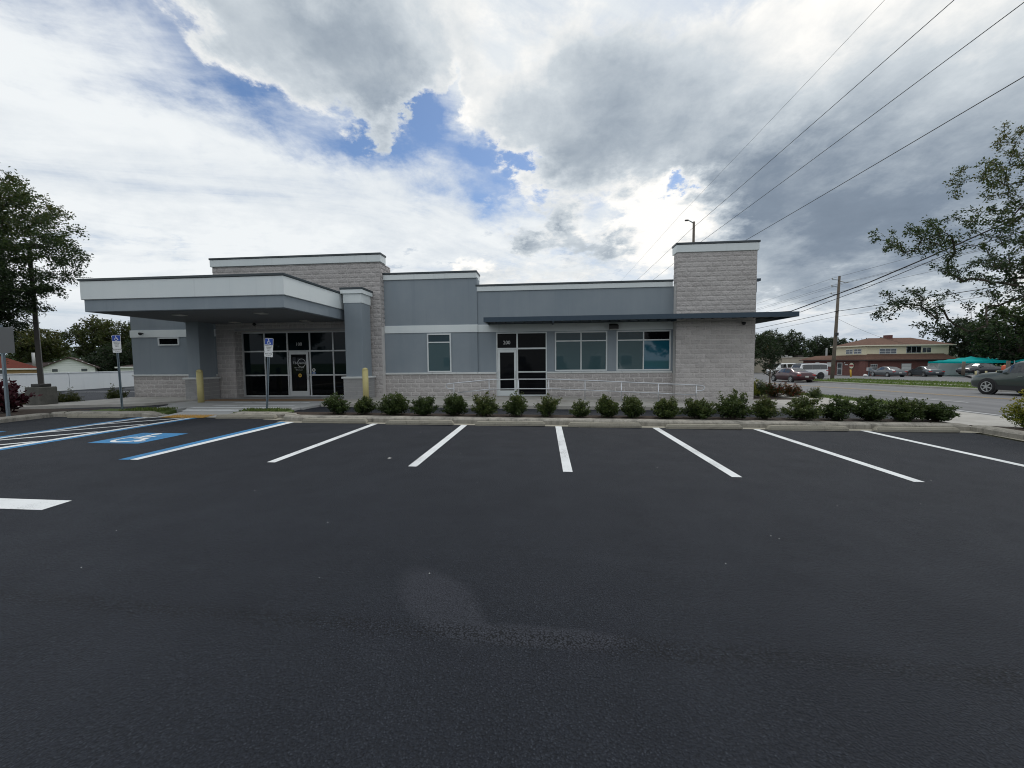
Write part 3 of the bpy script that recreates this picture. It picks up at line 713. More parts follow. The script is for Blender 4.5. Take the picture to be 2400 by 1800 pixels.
for k in range(9):
    ya, yb = 8 + k * 4.2, 8 + (k + 1) * 4.2 - 0.02
    MB().prism([(26.5, ya), (26.75, ya), (26.75, yb), (26.5, yb)], lambda x, y: TR(y) - 0.2, lambda x, y: TR(y) + 0.13).build('kerb_length', 'concrete', FK)
structure(grid([26.76, 29.4], [8, 18, 30, 45.7], lambda x, y: TR(y) + 0.12).build('far_verge_grass', 'turf', fix=False))
structure(grid([29.4, 30.8], [8, 18, 30, 45.7], lambda x, y: TR(y) + 0.13).build('far_pavement', 'concrete', fix=False))
structure(grid([30.8, 34.2], [8, 18, 30, 45.7], lambda x, y: TR(y) + 0.12).build('far_lawn', 'turf', fix=False))
structure(grid([34.2, 60, 120], [-20, 18, 30, 45, 60, 75, 110], lambda x, y: TR(y) + 0.02).sheet([(26.5, 45.7), (34.2, 45.7), (34.2, 75), (26.5, 75)], lambda x, y: TR(y) + 0.012).build('far_forecourt', 'old_asphalt', fix=False))

# ------------------------------------------------------------------ the clinic
FY, TY, SY = 17.50, 17.15, 17.20         # faces of the rendered wings, the tower and the stone entrance block
BLD = thing('clinic_building', 'low grey clinic with split-block tower, drive-through canopy and dark blue awning', 'building', (-5.5, 22.0, 0.25))
CW, CH = 0.4064, 0.2032                  # block module
MORT = 0.019


def split_block(name, w, h, seed, depth=0.10, rough=0.019):
    r = np.random.default_rng(seed); nx, nz = (6 if w > 0.3 else 4), 4
    xs, zs = np.linspace(0, w, nx + 1), np.linspace(0, h, nz + 1)
    vs, fs = [], []
    for j, z in enumerate(zs):
        for i, x in enumerate(xs):
            e = (i in (0, nx)) or (j in (0, nz))
            y = -(r.uniform(0.002, 0.008) if e else r.uniform(0.35, 1.0) * rough + 0.006)
            jx = 0 if i in (0, nx) else r.uniform(-0.3, 0.3) * w / nx; jz = 0 if j in (0, nz) else r.uniform(-0.3, 0.3) * h / nz
            vs.append((x + jx, y, z + jz))
    k = nx + 1
    for j in range(nz):
        for i in range(nx):
            a = j * k + i
            q = (a, a + 1, a + k + 1, a + k)
            if r.random() < 0.5: fs += [(q[0], q[1], q[2]), (q[0], q[2], q[3])]
            else: fs += [(q[0], q[1], q[3]), (q[1], q[2], q[3])]
    b = len(vs); vs += [(0, depth, 0), (w, depth, 0), (w, depth, h), (0, depth, h)]
    bot, top = list(range(k)), [nz * k + i for i in range(k)]; lef = [j * k for j in range(nz + 1)]; rig = [j * k + nx for j in range(nz + 1)]
    fs += [tuple([b + 1] + bot[::-1] + [b])[::1], tuple([b + 3] + top + [b + 2]), tuple([b] + lef + [b + 3]), tuple([b + 2] + rig[::-1] + [b + 1])]
    return vs, fs


BLOCKV = {}


def block_geo(w, kind):
    key = (round(w, 3), kind)
    if key not in BLOCKV: BLOCKV[key] = split_block('block', w, CH - MORT, hash((int(w * 1000), kind)) % 100000)
    return BLOCKV[key]


BLOCKM = {}


def block_mesh(w, kind):
    key = (round(w, 3), kind)
    if key not in BLOCKM:
        vs, fs = block_geo(w, kind); BLOCKM[key] = MB().add(vs, fs).mesh('block', 'split_block')
    return BLOCKM[key]


NSINGLE = [0]
JOINED = []                               # (verts, faces, tone) of the blocks past the limit


def course_cells(x0, x1, row, ox=0.0):
    """running-bond cells between x0 and x1; bond is measured from ox"""
    s = ox + (CW / 2 if row % 2 else 0); k = math.floor((x0 - s) / CW); cells = []
    x = s + k * CW
    while x < x1 - 1e-6:
        a, b = max(x, x0), min(x + CW, x1)
        if b - a > 0.05: cells.append((a, b))
        x += CW
    return cells


def blockwork(parent, x0, x1, z0, z1, y, ox=0.0, single=False, holes=(), side=None, zbase=None):
    """split-face blocks over a wall face; side: 'R' (faces +x) or 'L' (faces -x) with x0,x1 meaning y range and y meaning x"""
    zb = z0 if zbase is None else zbase
    r0 = math.floor((z0 - zb) / CH + 1e-6); row = r0
    while zb + row * CH < z1 - 0.03:
        za = zb + row * CH; hh = min(CH, z1 - za); sz = (hh - MORT) / (CH - MORT)
        if za < z0 - 0.02 : sz = sz
        for a, b in course_cells(x0, x1, row, ox):
            if any(a < h[1] - 0.02 and b > h[0] + 0.02 and za < h[3] - 0.05 and za + hh > h[2] + 0.05 for h in holes): continue
            w = round(b - a - MORT, 3); kind = random.randrange(6)
            q = round(w / 0.02) * 0.02 if w < CW - 0.03 else CW - MORT
            if single and NSINGLE[0] < 300:
                NSINGLE[0] += 1
                me = block_mesh(q, kind)
                o = link('block', me, parent, (a - parent.location.x - parent.parent.location.x, y - parent.location.y - parent.parent.location.y, za - parent.location.z - parent.parent.location.z), (0, 0, 0), (w / q, 1, sz))
            else:
                vs, fs = block_geo(q, kind); out = []
                for vx, vy, vz in vs:
                    lx, lz = a + vx * w / q, za + vz * sz
                    out.append((lx, y + vy, lz) if side is None else ((y - vy, lx, lz) if side == 'R' else (y + vy, lx, lz)))
                JOINED.append((out, fs, random.random()))
        row += 1


def part(name, m, parent, *boxes, bev=0):
    mb = MB()
    for b in boxes: mb.bbox(*b, b=bev) if bev else mb.box(*b)
    return mb.build(name, m, parent)


# --- rendered wings
wa = part('wall', 'render_grey', BLD, (-7.42, -3.05, FY, FY + 0.3, 1.32, 5.70)); 
wb = MB()                                   # wing with door and windows: built round the openings
for x0, x1, z0, z1 in ((-3.045, 5.62, 3.20, 5.08), (-3.045, -2.205, 1.32, 3.20), (0.105, 0.445, 1.32, 3.20), (2.785, 3.165, 1.32, 3.20), (5.525, 5.62, 1.32, 3.20)): wb.box(x0, x1, FY + 0.06, FY + 0.3, z0, z1)
wb.box(0.445, 2.785, FY + 0.06, FY + 0.3, 1.32, 1.425); wb.box(3.165, 5.525, FY + 0.06, FY + 0.3, 1.32, 1.425)
wb.build('wall', 'render_grey', BLD)
wl = part('wall', 'render_grey', BLD, (-20.30, -15.58, FY, FY + 0.3, 1.32, 5.2), (-20.29, -20.0, FY + 0.31, 34.0, 0.0, 5.2))
part('wall', 'render_grey', BLD, (5.63, 8.70, FY + 6.0, 34.0, 0.0, 5.2), (-20.0, 5.6, 33.7, 34.0, 0.0, 5.2)); part('roof', 'mortar', BLD, (-20.0, 5.6, FY + 0.3, 33.7, 4.7, 4.8))
# belts, friezes and caps
def belt(x0, x1, y, z0, z1, proud=0.035, m='render_pale', name='belt'): return part(name, m, BLD, (x0, x1, y - proud, y + 0.05, z0, z1), bev=0.006)
belt(-7.40, -3.03, FY, 3.235, 3.575); belt(-3.028, 5.60, FY + 0.06, 3.225, 3.565); belt(-20.34, -15.60, FY, 3.225, 3.575)


def parapet(name, x0, x1, y0, y1, zw, zt, over=0.06, cap=0.085):
    p = part(name, 'render_pale', BLD, (x0 - over, x1 + over, y0 - over, y1 + over, zw, zt - cap), bev=0.01)
    part('cap', 'cap_metal', p, (x0 - over - 0.025, x1 + over + 0.025, y0 - over - 0.025, y1 + over + 0.025, zt - cap + 0.002, zt), bev=0.008)
    return p


parapet('parapet', -7.33, -3.11, FY, FY + 0.8, 5.66, 5.985); part('wall', 'render_grey', BLD, (-3.35, -3.05, FY + 0.31, FY + 0.75, 4.8, 5.66))
parapet('parapet', -3.03, 5.50, FY + 0.06, FY + 0.45, 5.06, 5.365, 0.05)
parapet('parapet', -20.28, -15.66, FY, FY + 0.4, 5.2, 5.5, 0.05)
# --- sills along the top of the stone base, in lengths
for xs, y in (((-7.41, -6.28, -5.15, -4.02, -3.05, -2.20), FY), ((0.10, 1.20, 2.31, 3.42, 4.53, 5.57), FY + 0.06), ((-20.34, -19.2, -18.0, -16.8, -15.60), FY)):
    for a, b in zip(xs[:-1], xs[1:]): part('sill', 'sill_stone', BLD, (a, b - 0.008, y - 0.075, y + 0.1, 1.325, 1.405), bev=0.008)
# --- stone base courses (backing + blocks)
for x0, x1, y in ((-7.41, -2.205, FY), (0.105, 5.60, FY + 0.03), (-20.32, -15.60, FY)):
    bk = part('stone_base', 'mortar', BLD, (x0, x1, y + 0.002, y + 0.3, 0.0, 1.322))
    blockwork(bk, x0, x1, 0.31 if x0 < 0 else 0.106, 1.322, y + 0.006, ox=-7.41)
blockwork(bk, FY, FY + 1.6, 0.31, 1.322, -20.30, side='L')
# --- tower
tw = part('tower_wall', 'mortar', BLD, (5.612, 8.818, TY + 0.012, TY + 6.0, -0.1, 4.7), (5.612, 8.818, TY + 0.013, TY + 0.44, 4.701, 6.42))
blockwork(tw, 5.60, 8.83, -0.105, 6.40, TY + 0.008, ox=5.60, single=True, zbase=-0.105)
blockwork(tw, TY + 0.012, TY + 0.45, 5.18, 6.40, 5.604, ox=TY, side='L', zbase=-0.105)
blockwork(tw, TY + 0.012, TY + 0.45, -0.105, 6.40, 8.826, ox=TY, side='R', zbase=-0.105); blockwork(tw, TY + 0.46, TY + 2.4, -0.105, 4.7, 8.826, ox=TY, side='R', zbase=-0.105)
tp_ = parapet('parapet', 5.60, 8.83, TY, TY + 0.45, 6.40, 6.80, 0.05)
wallamp = part('wall_light', 'awning_metal', BLD, (8.86, 8.93, TY + 0.18, TY + 0.28, 4.70, 5.22), (8.86, 9.06, TY + 0.13, TY + 0.33, 5.17, 5.27))
# --- stone entrance block
XL, XR = -15.56, -7.40
SFY = 17.62                                # glazing line of the storefront
sb = MB(); sb.box(XL + 0.012, -14.602, SY + 0.012, SY + 1.2, 0.0, 3.42).box(-8.95, XR - 0.012, SY + 0.012, SY + 1.2, 0.0, 3.42).box(XL + 0.012, XR - 0.012, SY + 0.012, SY + 1.2, 3.42, 6.44)
sw = sb.build('stone_wall', 'mortar', BLD)
blockwork(sw, -8.95, XR, 0.27, 6.43, SY + 0.008, ox=XR, single=True, zbase=0.27)
blockwork(sw, XL, -14.605, 0.27, 3.521, SY + 0.008, ox=XR, zbase=0.27); blockwork(sw, XL, -8.95, 3.522, 3.92, SY + 0.008, ox=XR, zbase=0.27); blockwork(sw, XL, -8.95, 4.741, 6.43, SY + 0.008, ox=XR, zbase=0.27)
part('lintel', 'smooth_block', sw, (-14.6, -8.955, SY - 0.002, SY + 0.011, 3.425, 3.515))
blockwork(sw, SY + 0.012, SFY, 0.27, 3.42, -14.608, ox=SY, side='R', zbase=0.27); blockwork(sw, SY + 0.012, SY + 1.1, 3.6, 6.43, XR - 0.004, ox=SY, side='R', zbase=0.27)
blockwork(sw, SY + 0.012, SY + 0.3, 0.27, 6.43, XL + 0.004, ox=SY, side='L', zbase=0.27)
parapet('parapet', XL + 0.02, XR - 0.02, SY, SY + 0.45, 6.43, 6.83, 0.07)
# all blocks past the 300 that stand singly
mb = MB(); tones = []
for vs, fs, t in JOINED: mb.add(vs, fs); tones += [t] * len(fs)
jb = mb.build('block_courses', 'split_block', BLD, fix=True); jb['kind'] = 'stuff'
at = jb.data.attributes.new('tone', 'FLOAT', 'FACE'); at.data.foreach_set('value', np.array(tones[:len(jb.data.polygons)], dtype=np.float32))


# --- windows
def window(x0, x1, z0, z1, y, cols, rows, glazing, fm='frame_white', bar=0.05, depth=0.07, name='window', outer=0.06):
    """frame with members butted between edges; cols/rows are the positions of the inner bars; glazing(i, j) names each pane's glass"""
    f = MB(); f.box(x0, x0 + outer, y, y + depth, z0, z1); f.box(x1 - outer, x1, y, y + depth, z0, z1); f.box(x0 + outer, x1 - outer, y, y + depth, z0, z0 + outer); f.box(x0 + outer, x1 - outer, y, y + depth, z1 - outer, z1)
    cx = [x0 + outer] + [v for c in cols for v in (c - bar / 2, c + bar / 2)] + [x1 - outer]
    for c in cols: f.box(c - bar / 2, c + bar / 2, y + 0.002, y + depth - 0.002, z0 + outer, z1 - outer)
    for k in range(0, len(cx), 2):
        for r in rows: f.box(cx[k], cx[k + 1], y + 0.004, y + depth - 0.004, r - bar / 2, r + bar / 2)
    fo = f.build(name, fm, BLD)
    cz = [z0 + outer] + [v for r in rows for v in (r - bar / 2, r + bar / 2)] + [z1 - outer]
    for i in range(0, len(cx), 2):
        for j in range(0, len(cz), 2):
            g = glazing(i // 2, j // 2)
            if g: MB().box(cx[i] + 0.001, cx[i + 1] - 0.001, y + depth * 0.45, y + depth * 0.45 + 0.02, cz[j] + 0.001, cz[j + 1] - 0.001).build('pane', g, fo)
    return fo


wcut = lambda i, j: 'glass_upper' if j else 'glass_blind'
window(-5.39, -4.27, 1.42, 3.19, FY - 0.055, (), (2.79,), wcut)
window(0.455, 2.775, 1.428, 3.198, FY + 0.045, (1.62,), (2.775,), wcut)
window(3.175, 5.515, 1.428, 3.198, FY + 0.045, (4.345,), (2.775,), lambda i, j: ('glass_black' if i else 'glass_upper') if j else ('glass_blue' if i else 'glass_blind'))
window(-18.84, -17.73, 2.82, 3.21, FY - 0.055, (), (), lambda i, j: 'glass_black')
# --- door 200 with sidelight
DY = FY + 0.05
du = window(-2.20, 0.10, 0.31, 3.20, DY, (-1.245,), (2.465,), lambda i, j: None if (i == 0 and j == 0) else ('glass_door'), name='door_surround', bar=0.07, outer=0.055)
part('mid_rail', 'frame_white', du, (-1.21, 0.044, DY + 0.002, DY + 0.068, 1.375, 1.43))


def leaf_door(x0, x1, z0, z1, y, glass, m, stile=0.10, bottom=0.24, top=0.13):
    d = MB().box(x0, x0 + stile, y, y + 0.045, z0, z1).box(x1 - stile, x1, y, y + 0.045, z0, z1).box(x0 + stile, x1 - stile, y + 0.001, y + 0.044, z0, z0 + bottom).box(x0 + stile, x1 - stile, y + 0.001, y + 0.044, z1 - top, z1).build('door', m, BLD)
    MB().box(x0 + stile + 0.001, x1 - stile - 0.001, y + 0.015, y + 0.03, z0 + bottom + 0.001, z1 - top - 0.001).build('glass', glass, d)
    hx = x1 - stile * 0.45
    MB().tube([(hx, y - 0.003, z0 + 0.80), (hx, y - 0.055, z0 + 0.83), (hx, y - 0.055, z0 + 1.10), (hx, y - 0.003, z0 + 1.13)], 0.012, 6).build('handle', 'aluminium', d)
    for hz in (0.25, 1.05, 1.85): MB().cyl((x0 - 0.006, y - 0.008, z0 + hz), (x0 - 0.006, y - 0.008, z0 + hz + 0.12), 0.013, n=6).build('hinge', 'aluminium', d)
    return d


d200 = leaf_door(-2.135, -1.29, 0.32, 2.425, DY + 0.005, 'glass_door', 'frame_white')
text('number_decal', '200', 0.235, 'decal_white', du, (-1.72 - BLD.location.x, DY + 0.02 - BLD.location.y, 2.735 - BLD.location.z), sx=0.95)
# --- storefront 100
sf = window(-14.60, -8.96, 0.29, 3.41, SFY, (-13.46, -12.30, -11.17, -10.01), (1.325, 2.475), lambda i, j: (None if (i == 2 and j == 0) or (i == 2 and j == 1) else ('glass_black' if j == 0 else 'glass_dark')), fm='aluminium', bar=0.065, outer=0.065, depth=0.09, name='storefront')
# the door bay has no rail across it: door 100 stands in it
d100 = leaf_door(-12.225, -11.245, 0.30, 2.435, SFY + 0.004 - 0.03, 'glass_door', 'aluminium', 0.105, 0.26, 0.12)
lx = lambda x, y, z: (x - BLD.location.x, y - BLD.location.y, z - BLD.location.z)
GY = SFY - 0.03 + 0.004 + 0.0135
text('number_decal', '100', 0.215, 'decal_white', sf, lx(-11.73, SFY + 0.036, 2.80))
text('lettering', 'TB Derm', 0.155, 'decal_white', d100, lx(-11.735, GY, 1.905))
text('lettering', '813-771-5665', 0.082, 'decal_white', d100, lx(-11.725, GY, 1.68)); text('lettering', 'TBderm.com', 0.068, 'decal_white', d100, lx(-11.73, GY, 1.575))
ring = MB()
for k in range(28):
    a0, a1 = 2 * math.pi * k / 28, 2 * math.pi * (k + 1) / 28
    ring.add([(-11.60 + r * math.cos(a), GY - 0.0006, 1.905 + r * math.sin(a)) for r, a in ((0.185, a0), (0.205, a0), (0.205, a1), (0.185, a1))], [(0, 1, 2, 3)])
ring.build('ring_logo', 'decal_white', d100)
MB().lathe([(0.088, 0), (0.088, -0.001)], (-11.70, GY, 1.31), 20, 'y').build('round_sticker', 'decal_yellow', d100); MB().lathe([(0.03, -0.0012), (0.03, -0.002)], (-11.70, GY, 1.31), 12, 'y').build('sticker_motif', 'bronze_metal', d100)
GY2 = SFY + 0.0385
MB().lathe([(0.085, 0), (0.085, -0.001)], (-11.03, GY2, 1.56), 20, 'y').build('round_sticker', 'decal_white', sf); MB().lathe([(0.04, -0.0012), (0.04, -0.002)], (-11.03, GY2, 1.565), 12, 'y').build('sticker_motif', 'ink', sf)
part('sticker', 'decal_blue', sf, (-11.125, -10.935, GY2 - 0.001, GY2, 1.37, 1.47)); part('sticker_motif', 'decal_white', sf, (-11.09, -10.97, GY2 - 0.002, GY2 - 0.0011, 1.40, 1.44))
part('header_trim', 'aluminium', BLD, (-14.61, -8.95, SFY - 0.03, SFY - 0.001, 3.412, 3.44))
# --- canopy over the drive
CX0, CX1, CY0, CY1 = -16.45, -8.80, 12.56, 17.18
can = part('canopy', 'render_grey', BLD, (CX0 + 0.06, CX1 - 0.06, CY0 + 0.06, CY1, 3.80, 4.24), bev=0.012)
part('fascia', 'render_pale', can, (CX0, CX1, CY0, CY1 - 0.002, 4.225, 4.87), bev=0.012)
part('cap', 'cap_metal', can, (CX0 - 0.035, CX1 + 0.035, CY0 - 0.035, CY1 - 0.004, 4.872, 4.955), bev=0.01)
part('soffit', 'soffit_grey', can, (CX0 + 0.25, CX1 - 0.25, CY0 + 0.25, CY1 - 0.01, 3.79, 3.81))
for x, y in ((-13.96, 13.84), (-10.63, 13.83), (-14.05, 16.6), (-10.67, 16.6)):
    MB().box(x - 0.17, x + 0.17, y - 0.17, y + 0.17, 3.765, 3.79).build('downlight', 'lamp_lens', can)
cx_, cy_ = -13.45, 17.02
cm = MB().lathe([(0.05, 3.79), (0.05, 3.75), (0.075, 3.74), (0.07, 3.69), (0.03, 3.655)], (cx_, cy_, 0), 12).build('security_camera', 'black_metal', can)


def pier(xa, xb, top):
    y0, y1 = 16.12, 17.12
    b = part('pier_base', 'mortar', BLD, (xa + 0.012, xb - 0.012, y0 + 0.012, y1 - 0.012, 0.2, 1.20))
    for row in range(5):
        za = 0.27 + row * 0.187
        cut = (xa + xb) / 2 + (0.10 if row % 2 else -0.16)
        for a, c in ((xa, cut), (cut, xb)):
            MB().bbox(a + 0.004, c - 0.004, y0, y0 + 0.14, za + 0.004, za + 0.183, b=0.006).build('base_block', 'smooth_block', b)
        ym = (y0 + y1) / 2 + (0.1 if row % 2 else -0.1)
        for a, c in ((y0 + 0.148, ym), (ym, y1)):
            MB().bbox(xb - 0.14, xb, a + 0.004, c - 0.004, za + 0.004, za + 0.183, b=0.006).build('base_block', 'smooth_block', b)
    part('pier_cap', 'sill_stone', b, (xa - 0.06, xb + 0.06, y0 - 0.06, y1 + 0.03, 1.205, 1.29), bev=0.012)
    c = part('pier_column', 'render_grey', BLD, (xa + 0.09, xb - 0.09, y0 + 0.10, y1 - 0.06, 1.28, 3.80 if not top else 4.72), bev=0.008)
    if top:
        part('frieze', 'render_pale', c, (xa + 0.065, xb - 0.065, y0 + 0.075, y1 - 0.03, 4.47, 4.86), bev=0.006)
        part('crown', 'render_pale', c, (xa - 0.01, xb + 0.01, y0, y1 + 0.02, 4.862, 5.035), bev=0.006)
        part('cap', 'cap_metal', c, (xa - 0.03, xb + 0.03, y0 - 0.02, y1 + 0.03, 5.037, 5.12), bev=0.006)


pier(-16.20, -15.42, False)
pier(-8.74, -7.78, True)
# --- metal awning wrapping the tower corner
AX0, AX1, AY0 = -2.56, 9.98, 16.22
aw = MB(); aw.box(AX0, AX1, AY0, AY0 + 0.07, 3.55, 3.745)
awn = aw.build('awning', 'awning_metal', BLD)
part('awning_edge', 'awning_metal', awn, (AX0, AX0 + 0.07, AY0 + 0.071, FY + 0.05, 3.552, 3.743), (AX1 - 0.07, AX1, AY0 + 0.071, TY + 5.0, 3.552, 3.743), (5.5, 5.62, TY + 0.0, FY + 0.04, 3.552, 3.743))
part('deck', 'awning_deck', awn, (AX0 + 0.071, 5.58, AY0 + 0.071, FY + 0.05, 3.66, 3.69), (5.581, 8.80, AY0 + 0.071, TY - 0.01, 3.66, 3.69), (8.87, AX1 - 0.071, AY0 + 0.071, TY + 4.9, 3.66, 3.69))
for k in range(30):
    x = AX0 + 0.35 + k * 0.42
    if x < AX1 - 0.12: part('rib', 'awning_deck', awn, (x, x + 0.05, AY0 + 0.072, (FY + 0.04) if x < 5.5 else (TY - 0.02 if x < 8.85 else TY + 4.8), 3.60, 3.658))
for k in range(12):
    y = TY + 0.3 + k * 0.42
    part('rib', 'awning_deck', awn, (8.88, AX1 - 0.075, y, y + 0.05, 3.56, 3.599))
for x in (0.36,):
    MB().box(x - 0.03, x + 0.03, AY0 - 0.004, FY, 3.50, 3.60).build('bracket', 'awning_metal', awn)
# --- fittings
wp = MB().add([(2.82, 17.30, 3.27), (3.22, 17.30, 3.27), (3.22, 17.30, 3.42), (2.82, 17.30, 3.42), (2.84, 17.50, 3.25), (3.20, 17.50, 3.25), (3.20, 17.50, 3.50), (2.84, 17.50, 3.50)], [(0, 1, 2, 3), (4, 7, 6, 5), (0, 4, 5, 1), (1, 5, 6, 2), (2, 6, 7, 3), (3, 7, 4, 0)]).build('wall_light', 'bronze_metal', BLD)
MB().box(2.87, 3.17, 17.33, 17.47, 3.245, 3.262).build('light_lens', 'lamp_lens', wp)


def dome_camera(x, y, z, parent=BLD):
    c = MB().cyl((x, y, z), (x, y - 0.10, z + 0.01), 0.03, n=8).build('security_camera', 'black_metal', parent)
    MB().lathe([(0.02, 0.06), (0.075, 0.05), (0.08, 0.0), (0.06, -0.05), (0.02, -0.075)], (x, y - 0.14, z - 0.02), 12).build('dome', 'black_metal', c)


dome_camera(-19.62, FY - 0.03, 3.42); dome_camera(8.28, TY - 0.02, 3.40)
part('hose_box', 'frame_white', BLD, (0.48, 0.60, FY - 0.02, FY + 0.02, 0.9, 1.02)) if False else None

# ------------------------------------------------------------------ plants
def unit(v): return v / np.maximum(np.linalg.norm(v, axis=-1, keepdims=True), 1e-9)


def leaf_mesh(name, P, D, L, W, tone, m, seed=0, flat=0.0):
    """n leaves as folded rhombs: P bases, D long axes, L lengths, W widths, tone 0..1 picks the colour"""
    r = np.random.default_rng(seed); n = len(P); P = np.asarray(P, float); D = unit(np.asarray(D, float))
    A = r.normal(size=(n, 3)); A[:, 2] *= (1 - flat)
    U = unit(np.cross(D, A) if flat == 0 else A - D * (A * D).sum(1, keepdims=True)); N = np.cross(D, U)
    L = np.broadcast_to(L, (n,))[:, None]; W = np.broadcast_to(W, (n,))[:, None]
    V = np.empty((n, 4, 3)); V[:, 0] = P; V[:, 1] = P + D * L * 0.48 + U * W * 0.5 + N * W * 0.15; V[:, 2] = P + D * L - N * L * 0.08; V[:, 3] = P + D * L * 0.48 - U * W * 0.5 + N * W * 0.15
    me = bpy.data.meshes.new(name); me.vertices.add(4 * n); me.vertices.foreach_set('co', V.ravel().astype(np.float32))
    me.loops.add(4 * n); me.loops.foreach_set('vertex_index', np.arange(4 * n, dtype=np.int32)); me.polygons.add(n)
    me.polygons.foreach_set('loop_start', np.arange(0, 4 * n, 4, dtype=np.int32)); me.update(calc_edges=True)
    a = me.attributes.new('tone', 'FLOAT', 'FACE'); a.data.foreach_set('value', np.clip(tone, 0, 1).astype(np.float32))
    me.materials.append(M[m]); return me


def stems_mesh(name, segs, m, n=5):
    mb = MB()
    for pts, rad in segs: mb.tube(pts, rad, n, False)
    return mb.mesh(name, m, fix=False)


def shrub_meshes(seed, h, w, leaf=0.050, m='leaf_hedge', stems=30, per=34, bark='bark', low=0.12, spiky=0.25, clump=3, flower=0.0):
    r = np.random.default_rng(seed); segs, P, D, T, LL = [], [], [], [], []
    lob = r.uniform(0.82, 1.12, 7)
    for s in range(stems):
        a = r.uniform(0, 2 * math.pi); el = math.asin(min(1, r.uniform(low, 1.0) ** 0.75))
        rr = lob[int(a / (2 * math.pi) * 7) % 7] * r.uniform(0.80, 1.0) * (1 + spiky * (r.random() < 0.22) * r.random() * 1.4)
        tip = np.array([math.cos(a) * math.cos(el) * w / 2 * rr, math.sin(a) * math.cos(el) * w / 2 * rr, 0.10 * h + math.sin(el) * 0.90 * h * rr])
        base = np.array([r.normal(0, 0.03), r.normal(0, 0.03), -0.01]); mid = base * 0.5 + tip * 0.5 + np.array([-tip[0] * 0.18, -tip[1] * 0.18, -0.02 * h]) + r.normal(0, 0.02, 3)
        t = np.linspace(0, 1, 6)[:, None]; c = (1 - t) ** 2 * base + 2 * t * (1 - t) * mid + t ** 2 * tip
        segs.append(([tuple(q) for q in c], list(np.linspace(0.008, 0.002, 6))))
        k = per; tt = r.uniform(0.30, 1.0, k) ** 0.8; tt[:3] = 1.0
        pts = (1 - tt[:, None]) ** 2 * base + 2 * tt[:, None] * (1 - tt[:, None]) * mid + tt[:, None] ** 2 * tip
        off = r.normal(0, 0.045 * (w + h) / 1.4, (k, 3)) * (0.4 + 0.6 * (1 - tt[:, None] * 0.6)); pts = pts + off
        pts[:, 2] = np.maximum(pts[:, 2], 0.03)
        for _ in range(clump):
            d = unit(tip - base)[None] * 0.7 + r.normal(0, 0.75, (k, 3)) + np.array([0, 0, 0.25])
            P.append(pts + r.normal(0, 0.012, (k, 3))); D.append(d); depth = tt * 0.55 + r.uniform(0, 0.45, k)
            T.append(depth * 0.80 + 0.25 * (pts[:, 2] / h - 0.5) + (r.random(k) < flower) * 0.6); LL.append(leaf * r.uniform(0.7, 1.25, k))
    P, D, T, LL = np.concatenate(P), np.concatenate(D), np.concatenate(T), np.concatenate(LL)
    return leaf_mesh('foliage', P, D, LL, LL * 0.52, T, m, seed), stems_mesh('stems', segs, bark)


def plant(name, label, cat, loc, meshes, rz=0.0, sc=(1, 1, 1), group=None):
    t = thing(name, label, cat, loc, rz, group); t.scale = sc
    link('foliage', meshes[0], t); link('stem', meshes[1], t); return t


